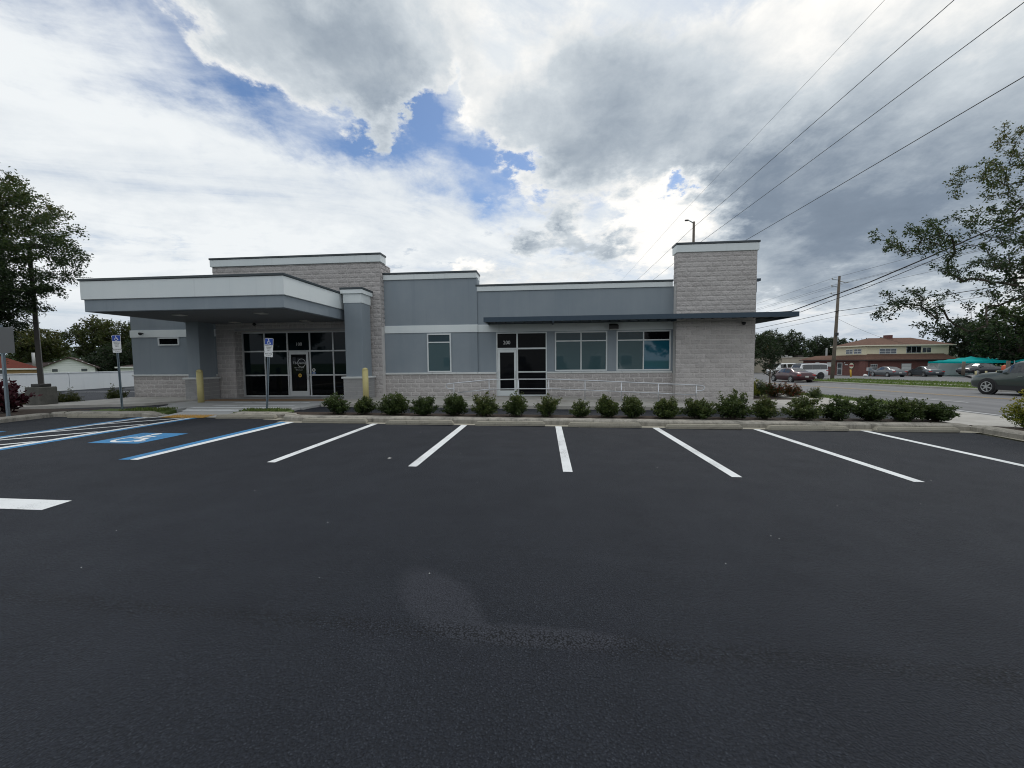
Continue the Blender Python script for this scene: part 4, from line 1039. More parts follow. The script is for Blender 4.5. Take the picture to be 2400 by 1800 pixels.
def tree_meshes(seed, trunk, volumes, twigs, leaf, m, per=60, wid=0.42, bark='bark', twig_len=0.9, droop=0.25, r0=0.16, leaf_from=0.25, spread=0.06, tone0=0.0, sprays=0, minz=None, paired=False):
    """skeleton grown by joining random tips in the crown volumes to the nearest wood; leaves set along the outer twigs"""
    r = np.random.default_rng(seed)
    nodes = [np.array(p, float) for p in trunk]; par = [-1] + list(range(len(trunk) - 1))
    tips = []
    wts = np.array([v[2][0] * v[2][1] * v[2][2] * v[1] for v in volumes], float); wts /= wts.sum()
    while len(tips) < twigs:
        v = volumes[r.choice(len(volumes), p=wts)]; q = r.normal(size=3); q = q / np.linalg.norm(q) * r.random() ** (1 / 2.6)
        tips.append(np.array(v[0]) + q * np.array(v[2]))
    trunk_a = np.array(trunk, float)
    tips.sort(key=lambda t: np.min(np.linalg.norm(trunk_a - t, axis=1)))
    P, D, T, LL = [], [], [], []
    arr = np.array(nodes); leafy = []
    for tp in tips:
        d = np.linalg.norm(arr - tp, axis=1) + 0.35 * np.maximum(0, arr[:, 2] - tp[2] + 0.2)
        i = int(np.argmin(d)); a = arr[i]; L = np.linalg.norm(tp - a)
        if L < 0.12: continue
        k = max(2, int(L / 0.45)); bow = np.array([0, 0, 1.0]) * L * 0.10 + r.normal(0, 0.06 * L, 3)
        prev = i; t = np.linspace(0, 1, k + 1)[1:]
        for s in t:
            p = a + (tp - a) * s + bow * 4 * s * (1 - s) * 0.5 + r.normal(0, 0.012 * L, 3)
            nodes.append(p); par.append(prev); prev = len(nodes) - 1
        arr = np.array(nodes); leafy.append((a, tp, bow, L))
    # girth from the number of tips carried
    n = len(nodes); w = np.zeros(n); child = [[] for _ in range(n)]
    for i in range(n - 1, 0, -1):
        if w[i] == 0: w[i] = 1
        w[par[i]] += w[i]; child[par[i]].append(i)
    rad = r0 * np.sqrt(np.maximum(w, 1) / max(w[0], 1)); rad = np.maximum(rad * 0.9, 0.004)
    segs, seen = [], set()
    for i in range(1, n):
        if i in seen: continue
        p = par[i]; ch = [p, i]; seen.add(i); c = i
        while True:
            nx = [k for k in child[c] if k not in seen]
            if not nx: break
            c = max(nx, key=lambda k: w[k]); seen.add(c); ch.append(c)
        rr = [min(rad[k], rad[i]) for k in ch]; rr[0] = rad[i]
        segs.append(([tuple(nodes[k]) for k in ch], rr))
    zc = np.array([v[0][2] for v in volumes]).mean(); zs = max(max(v[2][2] for v in volumes), 0.1)
    cen = np.array([v[0] for v in volumes]).mean(axis=0)
    for a, tp, bow, L in leafy:
        k = max(4, int(per * min(1.0, L / twig_len + 0.35))); s = r.uniform(leaf_from, 1.0, k) ** 0.75
        p = a + (tp - a) * s[:, None] + bow * (2 * s * (1 - s))[:, None] + r.normal(0, spread, (k, 3)) * (1.15 - s[:, None] * 0.6)
        ax = unit(tp - a); d = ax[None] * 0.55 + r.normal(0, 0.6, (k, 3)) + np.array([0, 0, -droop])
        P.append(p); D.append(d); LL.append(leaf * r.uniform(0.65, 1.25, k))
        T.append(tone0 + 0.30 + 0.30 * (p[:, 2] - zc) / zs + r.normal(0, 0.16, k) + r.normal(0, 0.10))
    # long shoots standing out of the crown, leaves in two ranks
    for _ in range(sprays):
        a, tp, bow, L = leafy[r.integers(len(leafy))]
        out = unit(tp - cen) * np.array([1.3, 1.0, 0.6]) + np.array([0, 0, 0.30]); b = tp + unit(out) * r.uniform(0.35, 0.95)
        k = 26; s = np.repeat(np.linspace(0.05, 1, k // 2), 2); sag = np.array([0, 0, -0.10])
        p = tp + (b - tp) * s[:, None] + sag * (s ** 2)[:, None]; ax = unit(b - tp); side = unit(np.cross(ax, [0, 0, 1.0]))
        d = ax[None] * 0.6 + side[None] * np.where(np.arange(k) % 2, 1, -1)[:, None] * 0.9 + r.normal(0, 0.15, (k, 3)); d[:, 2] += 0.15
        P.append(p); D.append(d); LL.append(leaf * 0.9 * (1.1 - 0.5 * s)); T.append(0.55 + r.normal(0, 0.12, k) + tone0); segs.append(([tuple(tp), tuple((tp + b) / 2 + sag * 0.25), tuple(b + sag)], [0.005, 0.004, 0.002]))
    P, D, T, LL = (np.concatenate(z) for z in (P, D, T, LL))
    if minz is not None:
        k = P[:, 2] > minz; P, D, T, LL = P[k], D[k], T[k], LL[k]
    return leaf_mesh('crown', P, D, LL, LL * wid, T, m, seed), stems_mesh('trunk', segs, bark, 6)


def tree(name, label, loc, meshes, rz=0.0, sc=(1, 1, 1), group=None, cat='tree'):
    t = thing(name, label, cat, loc, rz, group); t.scale = sc
    link('crown', meshes[0], t); link('trunk', meshes[1], t); return t


# --- hedge along the kerb: one shrub each, from five mother plants
HV = [shrub_meshes(100 + k, 0.68, 0.80, 0.056, stems=34 + 4 * k, per=40, spiky=0.18) for k in range(6)]
hedge = [(-6.60, 0.78, 0.94), (-5.72, 0.66, 0.76), (-4.72, 0.84, 0.92), (-3.76, 0.72, 0.82), (-2.79, 0.84, 0.92), (-1.86, 0.76, 0.90), (-0.88, 0.76, 0.92), (0.10, 0.74, 0.86), (1.04, 0.60, 0.66), (1.86, 0.80, 0.84), (2.64, 0.74, 0.80), (3.55, 0.80, 0.94),
         (4.50, 0.74, 0.96), (5.46, 0.86, 1.00), (6.36, 0.74, 0.86), (7.34, 0.78, 1.06), (8.30, 0.76, 1.02), (9.20, 0.76, 1.04), (10.04, 0.78, 0.94), (10.86, 0.72, 0.98)]
where = ['in front of the right canopy pier', 'half hiding the yellow bollard', 'below the left end of the grey wing', 'left of the narrow window', 'below the narrow window', 'left of door 200', 'in front of door 200', 'right of door 200', 'a small one below the left double window', 'below the left double window',
         'below the gap between the double windows', 'below the right double window', 'below the right end of the windows', 'in front of the left half of the tower', 'in front of the right half of the tower', 'at the right corner of the tower', 'in front of the flower bed', 'in front of the road', 'next to the last of the row', 'last of the row at the right']
nth = 'first second third fourth fifth sixth seventh eighth ninth tenth eleventh twelfth thirteenth fourteenth fifteenth sixteenth seventeenth eighteenth nineteenth twentieth'.split()
hl = ['green hedge shrub, %s from the left, %s' % (n_, w_) for n_, w_ in zip(nth, where)]
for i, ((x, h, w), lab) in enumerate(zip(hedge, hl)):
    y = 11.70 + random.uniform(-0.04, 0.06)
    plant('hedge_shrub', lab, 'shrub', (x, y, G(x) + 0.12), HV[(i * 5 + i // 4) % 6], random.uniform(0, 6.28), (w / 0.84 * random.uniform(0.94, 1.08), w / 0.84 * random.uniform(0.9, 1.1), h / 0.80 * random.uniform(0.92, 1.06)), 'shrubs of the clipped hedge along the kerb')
yb = shrub_meshes(140, 0.95, 0.95, 0.062, 'leaf_yellow', 44, 46, low=0.05)
plant('variegated_bush', 'yellow-green variegated bush in the bed at the right edge', 'bush', (12.08, 10.60, 0.10), yb, 0.4, (0.92, 0.92, 0.9))
plant('variegated_bush', 'second yellow-green bush beyond the right edge, beside the first', 'bush', (12.75, 10.25, 0.10), yb, 2.1, (1.05, 1.05, 1.05))
rb = shrub_meshes(150, 0.95, 1.25, 0.15, 'leaf_red', 34, 14, low=0.05, clump=2)
plant('copperleaf', 'dark red big-leaved plant in the bed at the left edge', 'plant', (-18.55, 11.75, 0.29), rb, 0.3)
ob = shrub_meshes(160, 0.62, 1.25, 0.045, 'leaf_olive', 40, 46, low=0.02)
plant('round_bush', 'olive rounded bush on the pavement edge right of the lamp base', 'bush', (-21.0, 15.25, 0.17), ob, 0.2, (0.95, 0.95, 0.95)); plant('round_bush', 'olive bush half hidden behind the concrete lamp base', 'bush', (-21.9, 14.65, 0.17), ob, 1.9, (1.0, 1.0, 1.05))
plant('round_bush', 'olive bush against the left corner of the clinic wall', 'bush', (-20.75, 17.0, 0.17), ob, 3.3, (0.72, 0.72, 1.05))
ixm = shrub_meshes(170, 0.75, 1.15, 0.055, 'leaf_ixora', 40, 40, low=0.02, flower=0.22); gxm = shrub_meshes(171, 0.75, 1.1, 0.055, 'leaf_hedge', 40, 40, low=0.02)
plant('flowering_bush', 'bush with red flowers right of the tower, left one of two', 'bush', (11.75, 20.9, -0.05), ixm, 0.0, (0.95, 0.95, 1.0)); plant('flowering_bush', 'bush with red flowers right of the tower, nearest the road', 'bush', (12.45, 20.6, -0.05), ixm, 2.0, (0.9, 0.9, 0.9))
plant('green_bush', 'dark green bush between the tower and the red flowering bushes', 'bush', (11.05, 21.0, -0.03), gxm, 1.0, (1.0, 1.0, 1.05)); plant('green_bush', 'dark green bush at the road end of the flower bed', 'bush', (13.0, 19.8, -0.05), gxm, 2.5, (0.75, 0.75, 0.7))
plant('variegated_bush', 'small yellow-green bush against the right side of the tower', 'bush', (10.35, 20.6, -0.02), yb, 1.2, (0.85, 0.85, 0.95))
structure(MB().sheet([(9.2, 17.6), (11.85, 17.6), (11.85, 26), (9.2, 26)], lambda x, y: TR(y) + 0.02).build('flower_bed', 'mulch', fix=False))

# --- trees close by
cm_ = tree_meshes(200, [(0, 0, 0), (0.02, 0, 0.7), (0.05, 0.02, 1.3)], [((0.1, 0, 2.1), 1.0, (0.62, 0.62, 0.75)), ((0.0, 0.1, 2.95), 0.8, (0.42, 0.42, 0.55))], 110, 0.075, 'leaf_myrtle', 46, 0.5, 'bark_pale', 0.5, 0.1, 0.035, spread=0.05)
tree('myrtle_tree', 'slim young tree with reddish top beside the tower corner', (11.72, 21.3, -0.07), cm_, 0.0, (1.0, 1.0, 1.05)); tree('myrtle_tree', 'slim young tree behind the red flowering bushes', (12.35, 22.3, -0.10), cm_, 2.4, (0.9, 0.9, 0.82))
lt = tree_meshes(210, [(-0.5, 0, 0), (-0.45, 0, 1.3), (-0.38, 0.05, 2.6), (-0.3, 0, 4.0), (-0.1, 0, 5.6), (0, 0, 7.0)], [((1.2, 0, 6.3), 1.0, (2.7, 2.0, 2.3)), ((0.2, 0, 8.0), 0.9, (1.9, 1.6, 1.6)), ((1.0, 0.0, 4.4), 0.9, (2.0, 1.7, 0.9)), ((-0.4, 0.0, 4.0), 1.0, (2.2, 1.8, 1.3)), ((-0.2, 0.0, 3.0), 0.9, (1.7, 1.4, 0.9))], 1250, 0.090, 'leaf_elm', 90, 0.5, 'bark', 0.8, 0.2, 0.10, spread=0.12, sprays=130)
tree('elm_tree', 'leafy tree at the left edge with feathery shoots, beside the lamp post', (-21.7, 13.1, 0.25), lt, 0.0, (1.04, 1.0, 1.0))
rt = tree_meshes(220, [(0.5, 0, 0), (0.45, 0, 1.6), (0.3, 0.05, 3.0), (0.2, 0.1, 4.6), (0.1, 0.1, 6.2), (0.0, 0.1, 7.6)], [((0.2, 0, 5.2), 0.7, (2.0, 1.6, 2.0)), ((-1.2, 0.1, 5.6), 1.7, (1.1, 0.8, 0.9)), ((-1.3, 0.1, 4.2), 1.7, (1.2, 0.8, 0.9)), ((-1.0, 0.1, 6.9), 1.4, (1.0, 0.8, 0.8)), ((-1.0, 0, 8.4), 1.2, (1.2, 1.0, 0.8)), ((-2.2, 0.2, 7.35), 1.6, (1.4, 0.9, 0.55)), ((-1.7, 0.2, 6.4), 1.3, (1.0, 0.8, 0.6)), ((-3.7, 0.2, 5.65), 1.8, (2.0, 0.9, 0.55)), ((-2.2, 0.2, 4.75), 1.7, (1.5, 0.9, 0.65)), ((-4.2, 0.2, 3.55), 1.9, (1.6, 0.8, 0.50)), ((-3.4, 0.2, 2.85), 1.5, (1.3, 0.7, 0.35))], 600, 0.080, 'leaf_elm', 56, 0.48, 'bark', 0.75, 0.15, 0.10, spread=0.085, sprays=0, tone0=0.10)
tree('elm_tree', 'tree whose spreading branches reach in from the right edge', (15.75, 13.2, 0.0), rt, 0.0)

# --- trees farther off
ft = [tree_meshes(230 + k, [(0, 0, 0), (0.1, 0, 1.5), (0, 0.1, 3.0), (0, 0, 4.2)], v, 380, 0.26, mm, 44, 0.6, 'bark', 1.6, 0.2, 0.32, spread=0.22, leaf_from=0.15)
      for k, (v, mm) in enumerate((([((0, 0, 5.0), 1, (3.6, 3.2, 2.6)), ((1.6, 0, 6.4), 0.7, (1.8, 1.8, 1.6)), ((-1.8, 0, 3.6), 0.6, (2.2, 2.0, 1.4))], 'leaf_oak'), ([((0, 0, 4.8), 1, (3.9, 3.0, 2.3)), ((-1.4, 0, 6.2), 0.7, (1.8, 1.8, 1.4)), ((2.2, 0, 3.9), 0.6, (2.0, 2.0, 1.3))], 'leaf_olive'), ([((0, 0, 4.0), 1, (4.2, 3.4, 3.0)), ((0, 0, 6.2), 0.7, (2.6, 2.2, 1.5)), ((0, 0, 1.8), 0.6, (3.6, 2.8, 1.6))], 'leaf_oak'), ([((0, 0, 4.0), 1, (4.2, 3.4, 3.0)), ((-1.0, 0, 6.0), 0.7, (2.8, 2.2, 1.5)), ((0.5, 0, 2.2), 0.6, (3.6, 2.8, 1.3))], 'leaf_elm')))]
for lab, x, y, z, k, sc, rz in (
        ('olive-green tree behind the white gabled house, the broadest on the left', -69.5, 56.1, -0.6, 1, (1.22, 1.22, 1.37), 0.5), ('olive-green tree left of the white gable, behind the lamp pole', -78.1, 53.7, -0.6, 1, (1.16, 1.16, 1.16), 2.0), ('dark tree rising behind the olive tree, its top against the canopy edge', -73.2, 68.3, -0.6, 0, (1.40, 1.40, 1.61), 0.0),
        ('dark green tree behind the left corner of the clinic', -56.7, 53.7, -0.6, 2, (1.16, 1.16, 1.24), 1.0), ('low dark bushy tree between the gabled house and the clinic', -61.0, 50.0, -0.6, 2, (0.88, 0.88, 0.71), 2.2), ('dark tree at the left edge above the red roof', -84.2, 47.6, -0.6, 0, (1.34, 1.34, 1.28), 3.0), ('dark tree behind the sign back at the left edge', -75.6, 43.9, -0.6, 2, (0.92, 0.92, 0.98), 4.0)):
    tree('background_tree', lab, (x, y, z), ft[k], rz, sc, 'trees beyond the white wall')
for lab, x, y, z, k, sc, rz in (
        ('dark oak behind the beige low building, left of the utility pole', 50, 94, -1.3, 0, (1.45, 1.45, 1.22), 0.4), ('tallest dark oak in the row left of the utility pole', 58, 97, -1.3, 2, (1.3, 1.3, 1.28), 1.7), ('dark oak rising just behind the utility pole', 67, 98, -1.3, 0, (1.3, 1.3, 1.08), 2.6), ('lower dark oak nearest the tower, behind the myrtle trees', 43, 90, -1.3, 2, (1.2, 1.2, 0.98), 5.0),
        ('lower olive tree beside the roof of the two-storey building', 72, 96, -1.3, 1, (1.1, 1.1, 0.88), 0.2), ('tree top peeping over the ridge of the brown roof', 86, 104, -1.3, 1, (1.1, 1.1, 0.98), 1.2)):
    tree('background_tree', lab, (x, y, z), ft[k], rz, sc, 'trees behind the two-storey building')
for lab, x, y, z, k, sc, rz in (('big dark tree spreading above the teal shade canopies', 67, 60.5, -0.9, 3, (1.75, 1.5, 1.45), 0.3), ('dark tree at the right edge beyond the teal canopies', 76, 61, -0.9, 3, (1.6, 1.6, 1.62), 1.9), ('dark tree behind the teal canopies, right of the brown roof', 76, 76, -1.1, 0, (1.4, 1.4, 1.25), 2.9)):
    tree('background_tree', lab, (x, y, z), ft[k], rz, sc, 'trees by the teal canopies')
# far wooded skyline on either side
r_ = np.random.default_rng(5)
for nm, x0, x1, y0, y1, z in (('far_woodland', -190, -75, 70, 130, -1.0), ('far_woodland', 60, 230, 120, 170, -1.3)):
    n = 9000; P = np.stack([r_.uniform(x0, x1, n), r_.uniform(y0, y1, n), np.zeros(n)], 1); P[:, 2] = z + r_.random(n) ** 0.7 * (6.2 + 1.8 * np.sin(P[:, 0] * 0.21) + 1.2 * np.sin(P[:, 0] * 0.53 + P[:, 1] * 0.1))
    o = link(nm, leaf_mesh(nm, P, r_.normal(size=(n, 3)), r_.uniform(0.9, 1.9, n), r_.uniform(0.6, 1.1, n), r_.uniform(0.1, 0.7, n), 'leaf_oak', 9)); tag(o, 'distant dark band of woodland on the horizon' if x0 < 0 else 'distant band of woodland behind the right-hand buildings', 'woodland', None, 'stuff')
# grass blades on the verges (uncountable)
def blades(name, polys, dens, lab, hmin=0.03, hmax=0.10):
    P, D, L = [], [], []
    for (x0, x1, y0, y1, zf) in polys:
        n = int((x1 - x0) * (y1 - y0) * dens); q = np.stack([r_.uniform(x0, x1, n), r_.uniform(y0, y1, n)], 1); z = np.array([zf(a, b) for a, b in q]); P.append(np.column_stack([q, z]))
    P = np.concatenate(P); n = len(P); d = r_.normal(0, 0.45, (n, 3)); d[:, 2] = 1; L = r_.uniform(hmin, hmax, n)
    o = link(name, leaf_mesh(name, P, d, L, L * 0.16 + 0.004, r_.random(n), 'grass_blade', 3)); return tag(o, lab, 'grass', None, 'stuff')


blades('grass', [(-14.6, -13.1, 12.0, 12.7, lambda x, y: 0.295), (-10.2, -8.6, 11.95, 12.5, lambda x, y: 0.295)], 900, 'weedy grass on the verges beside the kerb ramp', 0.04, 0.13)
blades('grass', [(13.5, 14.58, 16.3, 30, lambda x, y: TR(y) + 0.045)], 260, 'grass strip between the pavement and the road', 0.06, 0.14)
blades('grass', [(26.8, 29.4, 14, 45.6, lambda x, y: TR(y) + 0.115), (30.8, 34.1, 14, 45.6, lambda x, y: TR(y) + 0.115)], 60, 'grass on the far verge across the road', 0.10, 0.22)

# ------------------------------------------------------------------ things on the car park and at the clinic
# --- wheel stops
def wheelstop_mesh(L, seed):
    r = np.random.default_rng(seed); n = 10; mb = MB(); rows = []
    for i in range(n + 1):
        x = -L / 2 + L * i / n; e = 0.05 if i in (0, n) else 0.0
        rows.append([(x, -0.075, 0.0), (x, -0.075 + 0.004 * r.normal(), 0.055), (x + (e if i == 0 else -e if i == n else 0), -0.052 + 0.003 * r.normal(), 0.118 + 0.003 * r.normal()), (x + (e if i == 0 else -e if i == n else 0), 0.052, 0.118 + 0.003 * r.normal()), (x, 0.075, 0.055), (x, 0.075, 0.0)])
    vs = [p for q in rows for p in q]; fs = [(i * 6 + k, (i + 1) * 6 + k, (i + 1) * 6 + k + 1, i * 6 + k + 1) for i in range(n) for k in range(5)] + [tuple(range(6)), tuple(n * 6 + k for k in range(5, -1, -1))]
    return mb.add(vs, fs).mesh('wheel_stop', 'wheelstop_concrete')


WS = [wheelstop_mesh(1.96, k) for k in range(3)]
for i, (x, y, lab) in enumerate(((-6.16, 10.81, 'concrete wheel stop in the stall right of the blue-edged accessible bay'), (-3.57, 10.70, 'concrete wheel stop in the second stall right of the accessible bay'), (-0.98, 10.72, 'concrete wheel stop below door 200'), (1.62, 10.69, 'concrete wheel stop below the left double window'), (4.22, 10.66, 'dark-stained concrete wheel stop in front of the tower, left'),
                                 (6.82, 10.64, 'clean concrete wheel stop second from the right'), (9.46, 10.66, 'clean concrete wheel stop farthest right, by the kerb corner'), (-9.40, 11.38, 'concrete wheel stop of the accessible bay below the nearer sign'), (-14.70, 11.42, 'concrete wheel stop of the far left accessible bay'))):
    o = link('wheel_stop', WS[i % 3], None, (x, y, G(x) + 0.003), (0, 0, 0.006 * ((i * 7) % 5 - 2))); tag(o, lab, 'wheel stop', 'wheel stops along the kerb')

# --- steel bollards, filled and capped
for x, y, z, lab in ((-14.60, 15.22, 0.27, 'pale yellow bollard in front of the left canopy pier'), (-7.38, 15.37, 0.28, 'pale yellow bollard in front of the right canopy pier')):
    t = thing('bollard', lab, 'bollard', (x, y, z), 0, 'yellow bollards by the canopy piers')
    MB().lathe([(0.118, 0.0), (0.118, 1.30)], n=20).build('post', 'bollard_yellow', t, False); MB().lathe([(0.118, 1.301), (0.108, 1.345), (0.075, 1.385), (0.02, 1.405)], n=20).build('cap', 'bollard_yellow', t, False)


# --- accessible parking signs
def parking_sign(x, y, z, lean, lab, panel_z, yaw):
    t = thing('parking_sign', lab, 'sign', (x, y, z), yaw, 'accessible parking signs')
    t.rotation_euler = (0.0, lean, yaw)
    H_ = panel_z + 0.60
    post = MB().add([(a, b, zz) for zz in (0, H_) for a, b in ((-0.040, -0.012), (-0.022, -0.012), (-0.014, 0.020), (0.014, 0.020), (0.022, -0.012), (0.040, -0.012), (0.040, -0.008), (0.026, -0.008), (0.018, 0.025), (-0.018, 0.025), (-0.026, -0.008), (-0.040, -0.008))], [tuple(range(12)), tuple(range(23, 11, -1))] + [(k, 12 + k, 12 + (k + 1) % 12, (k + 1) % 12) for k in range(12)]).build('post', 'galvanised', t, False)
    def panel(w, h, zc, name, m, parent, yy=-0.016, rad=0.03, th=0.003):
        pts = []
        for cxs, cys, a0 in ((1, 1, 0), (-1, 1, 90), (-1, -1, 180), (1, -1, 270)):
            for k in range(5):
                a = math.radians(a0 + k * 22.5); pts.append((cxs * (w / 2 - rad) + rad * math.cos(a), zc + cys * (h / 2 - rad) + rad * math.sin(a)))
        n = len(pts); vs = [(p[0], yy, p[1]) for p in pts] + [(p[0], yy + th, p[1]) for p in pts]
        return MB().add(vs, [tuple(range(n)), tuple(range(2 * n - 1, n - 1, -1))] + [(i, n + i, n + (i + 1) % n, (i + 1) % n) for i in range(n)]).build(name, m, parent, False)
    W, Hh = 0.31, 0.47; zc = panel_z + 0.365
    pa = panel(W, Hh, zc, 'sign_panel', 'sign_white', t)
    bl = panel(W - 0.022, 0.205, zc + 0.122, 'blue_field', 'sign_blue', pa, -0.0172, 0.02, 0.001)
    mb = MB()
    for i, p in enumerate(isa_polys()):
        ar = sum(p[k][0] * p[(k + 1) % len(p)][1] - p[(k + 1) % len(p)][0] * p[k][1] for k in range(len(p)))
        mb.add([(a * 0.20, -0.0176 - 0.00001 * i, zc + 0.122 + b * 0.20) for a, b in (p if ar > 0 else p[::-1])], [tuple(range(len(p)))])
    mb.build('wheelchair_symbol', 'sign_white', bl, False, fix=False)
    for k, s in enumerate(('PARKING BY', 'DISABLED', 'PERMIT', 'ONLY')): text('lettering', s, 0.046, 'ink', pa, (0, -0.0166, zc - 0.018 - 0.052 * k))
    pb = panel(W, 0.155, panel_z + 0.05, 'fine_panel', 'sign_white', t)
    text('lettering', '$250 FINE', 0.062, 'ink', pb, (0, -0.0166, panel_z + 0.078)); text('lettering', 'F.S. 318.18', 0.036, 'ink', pb, (0, -0.0166, panel_z + 0.018))
    return t


parking_sign(-15.18, 12.62, 0.28, -0.012, 'accessible parking sign farther left, against the trees, post leaning left', 2.08, 0.10)
parking_sign(-9.42, 12.32, 0.29, 0.085, 'accessible parking sign in front of the storefront, post leaning right', 1.86, -0.03)
# back of a sign at the left edge
t = thing('road_sign', 'grey back of a sign on a post at the left edge', 'sign', (-16.90, 10.75, 0.28), 0.0)
MB().box(-0.04, 0.03, -0.03, 0.03, 0, 2.9).build('post', 'galvanised', t, False); MB().bbox(-0.46, 0.50, -0.05, -0.045, 2.02, 2.82, b=0.002).build('sign_panel', 'sign_back', t, False)

# --- handrail of the door ramp
t = thing('handrail', 'galvanised two-rail handrail along the ramp at door 200', 'handrail', (1.1, 15.90, 0.2))
RY = 15.90
top = [(-3.98, 0.98), (-2.30, 1.135), (-1.08, 1.15), (0.16, 1.145), (1.63, 1.09), (4.54, 0.945), (6.12, 0.87)]
lowr = [(-3.62, 0.60), (-2.30, 0.74), (-1.08, 0.755), (0.16, 0.75), (1.63, 0.695), (4.54, 0.555), (6.00, 0.485)]
tz = lambda p: [(x, RY, z) for x, z in p]
loopL = [(-3.98, 0.98), (-4.06, 0.965), (-4.115, 0.91), (-4.12, 0.84), (-4.07, 0.78), (-3.98, 0.755), (-3.82, 0.76)]
loopR = [(6.12, 0.87), (6.24, 0.855), (6.305, 0.80), (6.305, 0.73), (6.25, 0.67), (6.14, 0.645), (6.00, 0.65)]
MB().tube(tz(loopL[::-1] + top[1:-1] + loopR), 0.024, 8).build('top_rail', 'rail_metal', t); MB().tube(tz(lowr), 0.021, 8).build('lower_rail', 'rail_metal', t)
for x in (-3.80, -2.31, -1.08, 0.16, 1.63, 3.08, 4.54, 6.00):
    zt = float(np.interp(x, [p[0] for p in top], [p[1] for p in top])); zb = 0.30 if -2.7 < x < 0.5 else (0.27 if x < 0 else float(np.interp(x, [0.5, 6.3], [0.30, 0.17])))
    p_ = MB().cyl((x, RY, zb), (x, RY, zt - 0.015), 0.021, n=8).build('post', 'rail_metal', t); MB().cyl((x, RY, zb), (x, RY, zb + 0.012), 0.05, n=10).build('base_flange', 'rail_metal', p_)

# --- area light on its concrete base (left)
t = thing('lamp_post', 'tapered brown lamp post on a square concrete base at the left', 'lamp post', (-20.62, 14.15, 0.17))
MB().bbox(-0.34, 0.34, -0.30, 0.30, 0.0, 0.86, b=0.03).build('base', 'lamp_base_concrete', t, False); MB().bbox(-0.20, 0.22, -0.19, 0.19, 0.862, 0.985, b=0.015).build('base_cover', 'bronze_metal', t, False)
MB().tube([(0.02, 0, 0.98), (0.0, 0.0, 4.0), (-0.02, 0, 6.5)], [0.105, 0.09, 0.075], 4, smooth=False).build('pole', 'pole_steel', t, False)
MB().box(-0.42, -0.05, -0.14, 0.14, 6.45, 6.60).box(0.0, 0.42, -0.14, 0.14, 6.45, 6.60).build('lamp_head', 'pole_steel', t, False)

# --- leaf litter, grit and scraps lying on the asphalt
r_ = np.random.default_rng(21)
mb = MB()
for k in range(70):
    x, y = r_.uniform(-9, 10), 1.6 + 9 * r_.random() ** 1.3; s = r_.uniform(0.004, 0.010); a = r_.uniform(0, 6.28); z = G(x) + 0.004
    mb.add([(x + s * math.cos(a + d) * (1 if i % 2 else 0.6), y + s * math.sin(a + d) * (1 if i % 2 else 0.6), z + r_.uniform(0, 0.006)) for i, d in enumerate((0, 1.5, 3.1, 4.6))], [(0, 1, 2, 3)])
tag(mb.build('grit', 'litter', fix=False), 'scattered pale specks of grit and leaf scraps on the asphalt', 'litter', None, 'stuff')
tag(MB().add([(-2.92, 6.86, 0.118), (-2.86, 6.85, 0.122), (-2.85, 6.90, 0.118), (-2.91, 6.91, 0.121)], [(0, 1, 2, 3)]).build('paper_scrap', 'litter', fix=False), 'tiny white paper scrap on the asphalt left of the stalls', 'litter')

# --- wooden pole with street light behind the tower, and the wires of both pole lines
t = thing('street_light_pole', 'pole with a street light arm showing above the tower roof', 'utility pole', (13.85, 38.0, -0.45))
MB().tube([(0, 0, 0), (0, 0, 7.0), (0, 0, 15.1)], [0.17, 0.14, 0.10], 10).build('pole', 'pole_wood', t, False)
MB().tube([(0, 0, 14.95), (-0.25, 0, 15.12), (-0.55, 0, 15.28)], 0.045, 6).build('lamp_arm', 'galvanised', t, False); MB().bbox(-0.80, -0.50, -0.10, 0.10, 15.20, 15.30, b=0.02).build('lamp_head', 'pole_steel', t, False); MB().tube([(0, 0, 12.95), (-0.5, -0.05, 12.72)], 0.05, 6).build('brace', 'pole_wood', t, False)


def wire(lab, pts, r=0.012, sag=0.0, group='overhead wires'):
    out = []
    for a, b in zip(pts[:-1], pts[1:]):
        a, b = np.array(a, float), np.array(b, float); n = 14
        for k in range(n):
            s = k / n; q = a + (b - a) * s; q[2] -= sag * 4 * s * (1 - s); out.append(tuple(q))
    out.append(tuple(pts[-1])); o = MB().tube(out, r, 5).build('overhead_wire', 'wire'); return tag(o, lab, 'wire', group)


wire('thin uppermost wire running up out of the top of the picture', [(12.6, 110, 15.0), (12.6, 38, 15.3), (12.6, -30, 15.4)], 0.007, 0.25)
wire('second wire from the top, passing the street light arm', [(13.6, 110, 13.7), (13.6, 38, 13.95), (13.6, -30, 14.1)], 0.014, 0.3)
wire('third wire from the top, leaving at the upper right corner', [(14.1, 110, 12.3), (14.1, 38, 12.5), (14.1, -30, 12.7)], 0.014, 0.3)
wire('lowest of the wires that rise from the tower roof to the right', [(14.6, 110, 10.5), (14.6, 38, 10.6), (14.6, -30, 10.85)], 0.016, 0.3)
wire('thick black sagging cable rising from the awning end to the right', [(13.85, 37.6, 5.76), (15.66, 26.3, 4.90), (16.46, 21.4, 5.72), (16.9, 18.6, 6.34), (17.5, 14.9, 7.26), (18.4, 9.4, 9.0)], 0.030, 0.0)
wire('thinner cable just below the thick sagging cable', [(14.2, 37.5, 5.45), (17.0, 27.5, 4.98), (18.1, 23.6, 5.85), (19.0, 20.3, 6.75), (19.9, 17.0, 7.15), (21.2, 12.5, 8.3)], 0.018, 0.0)

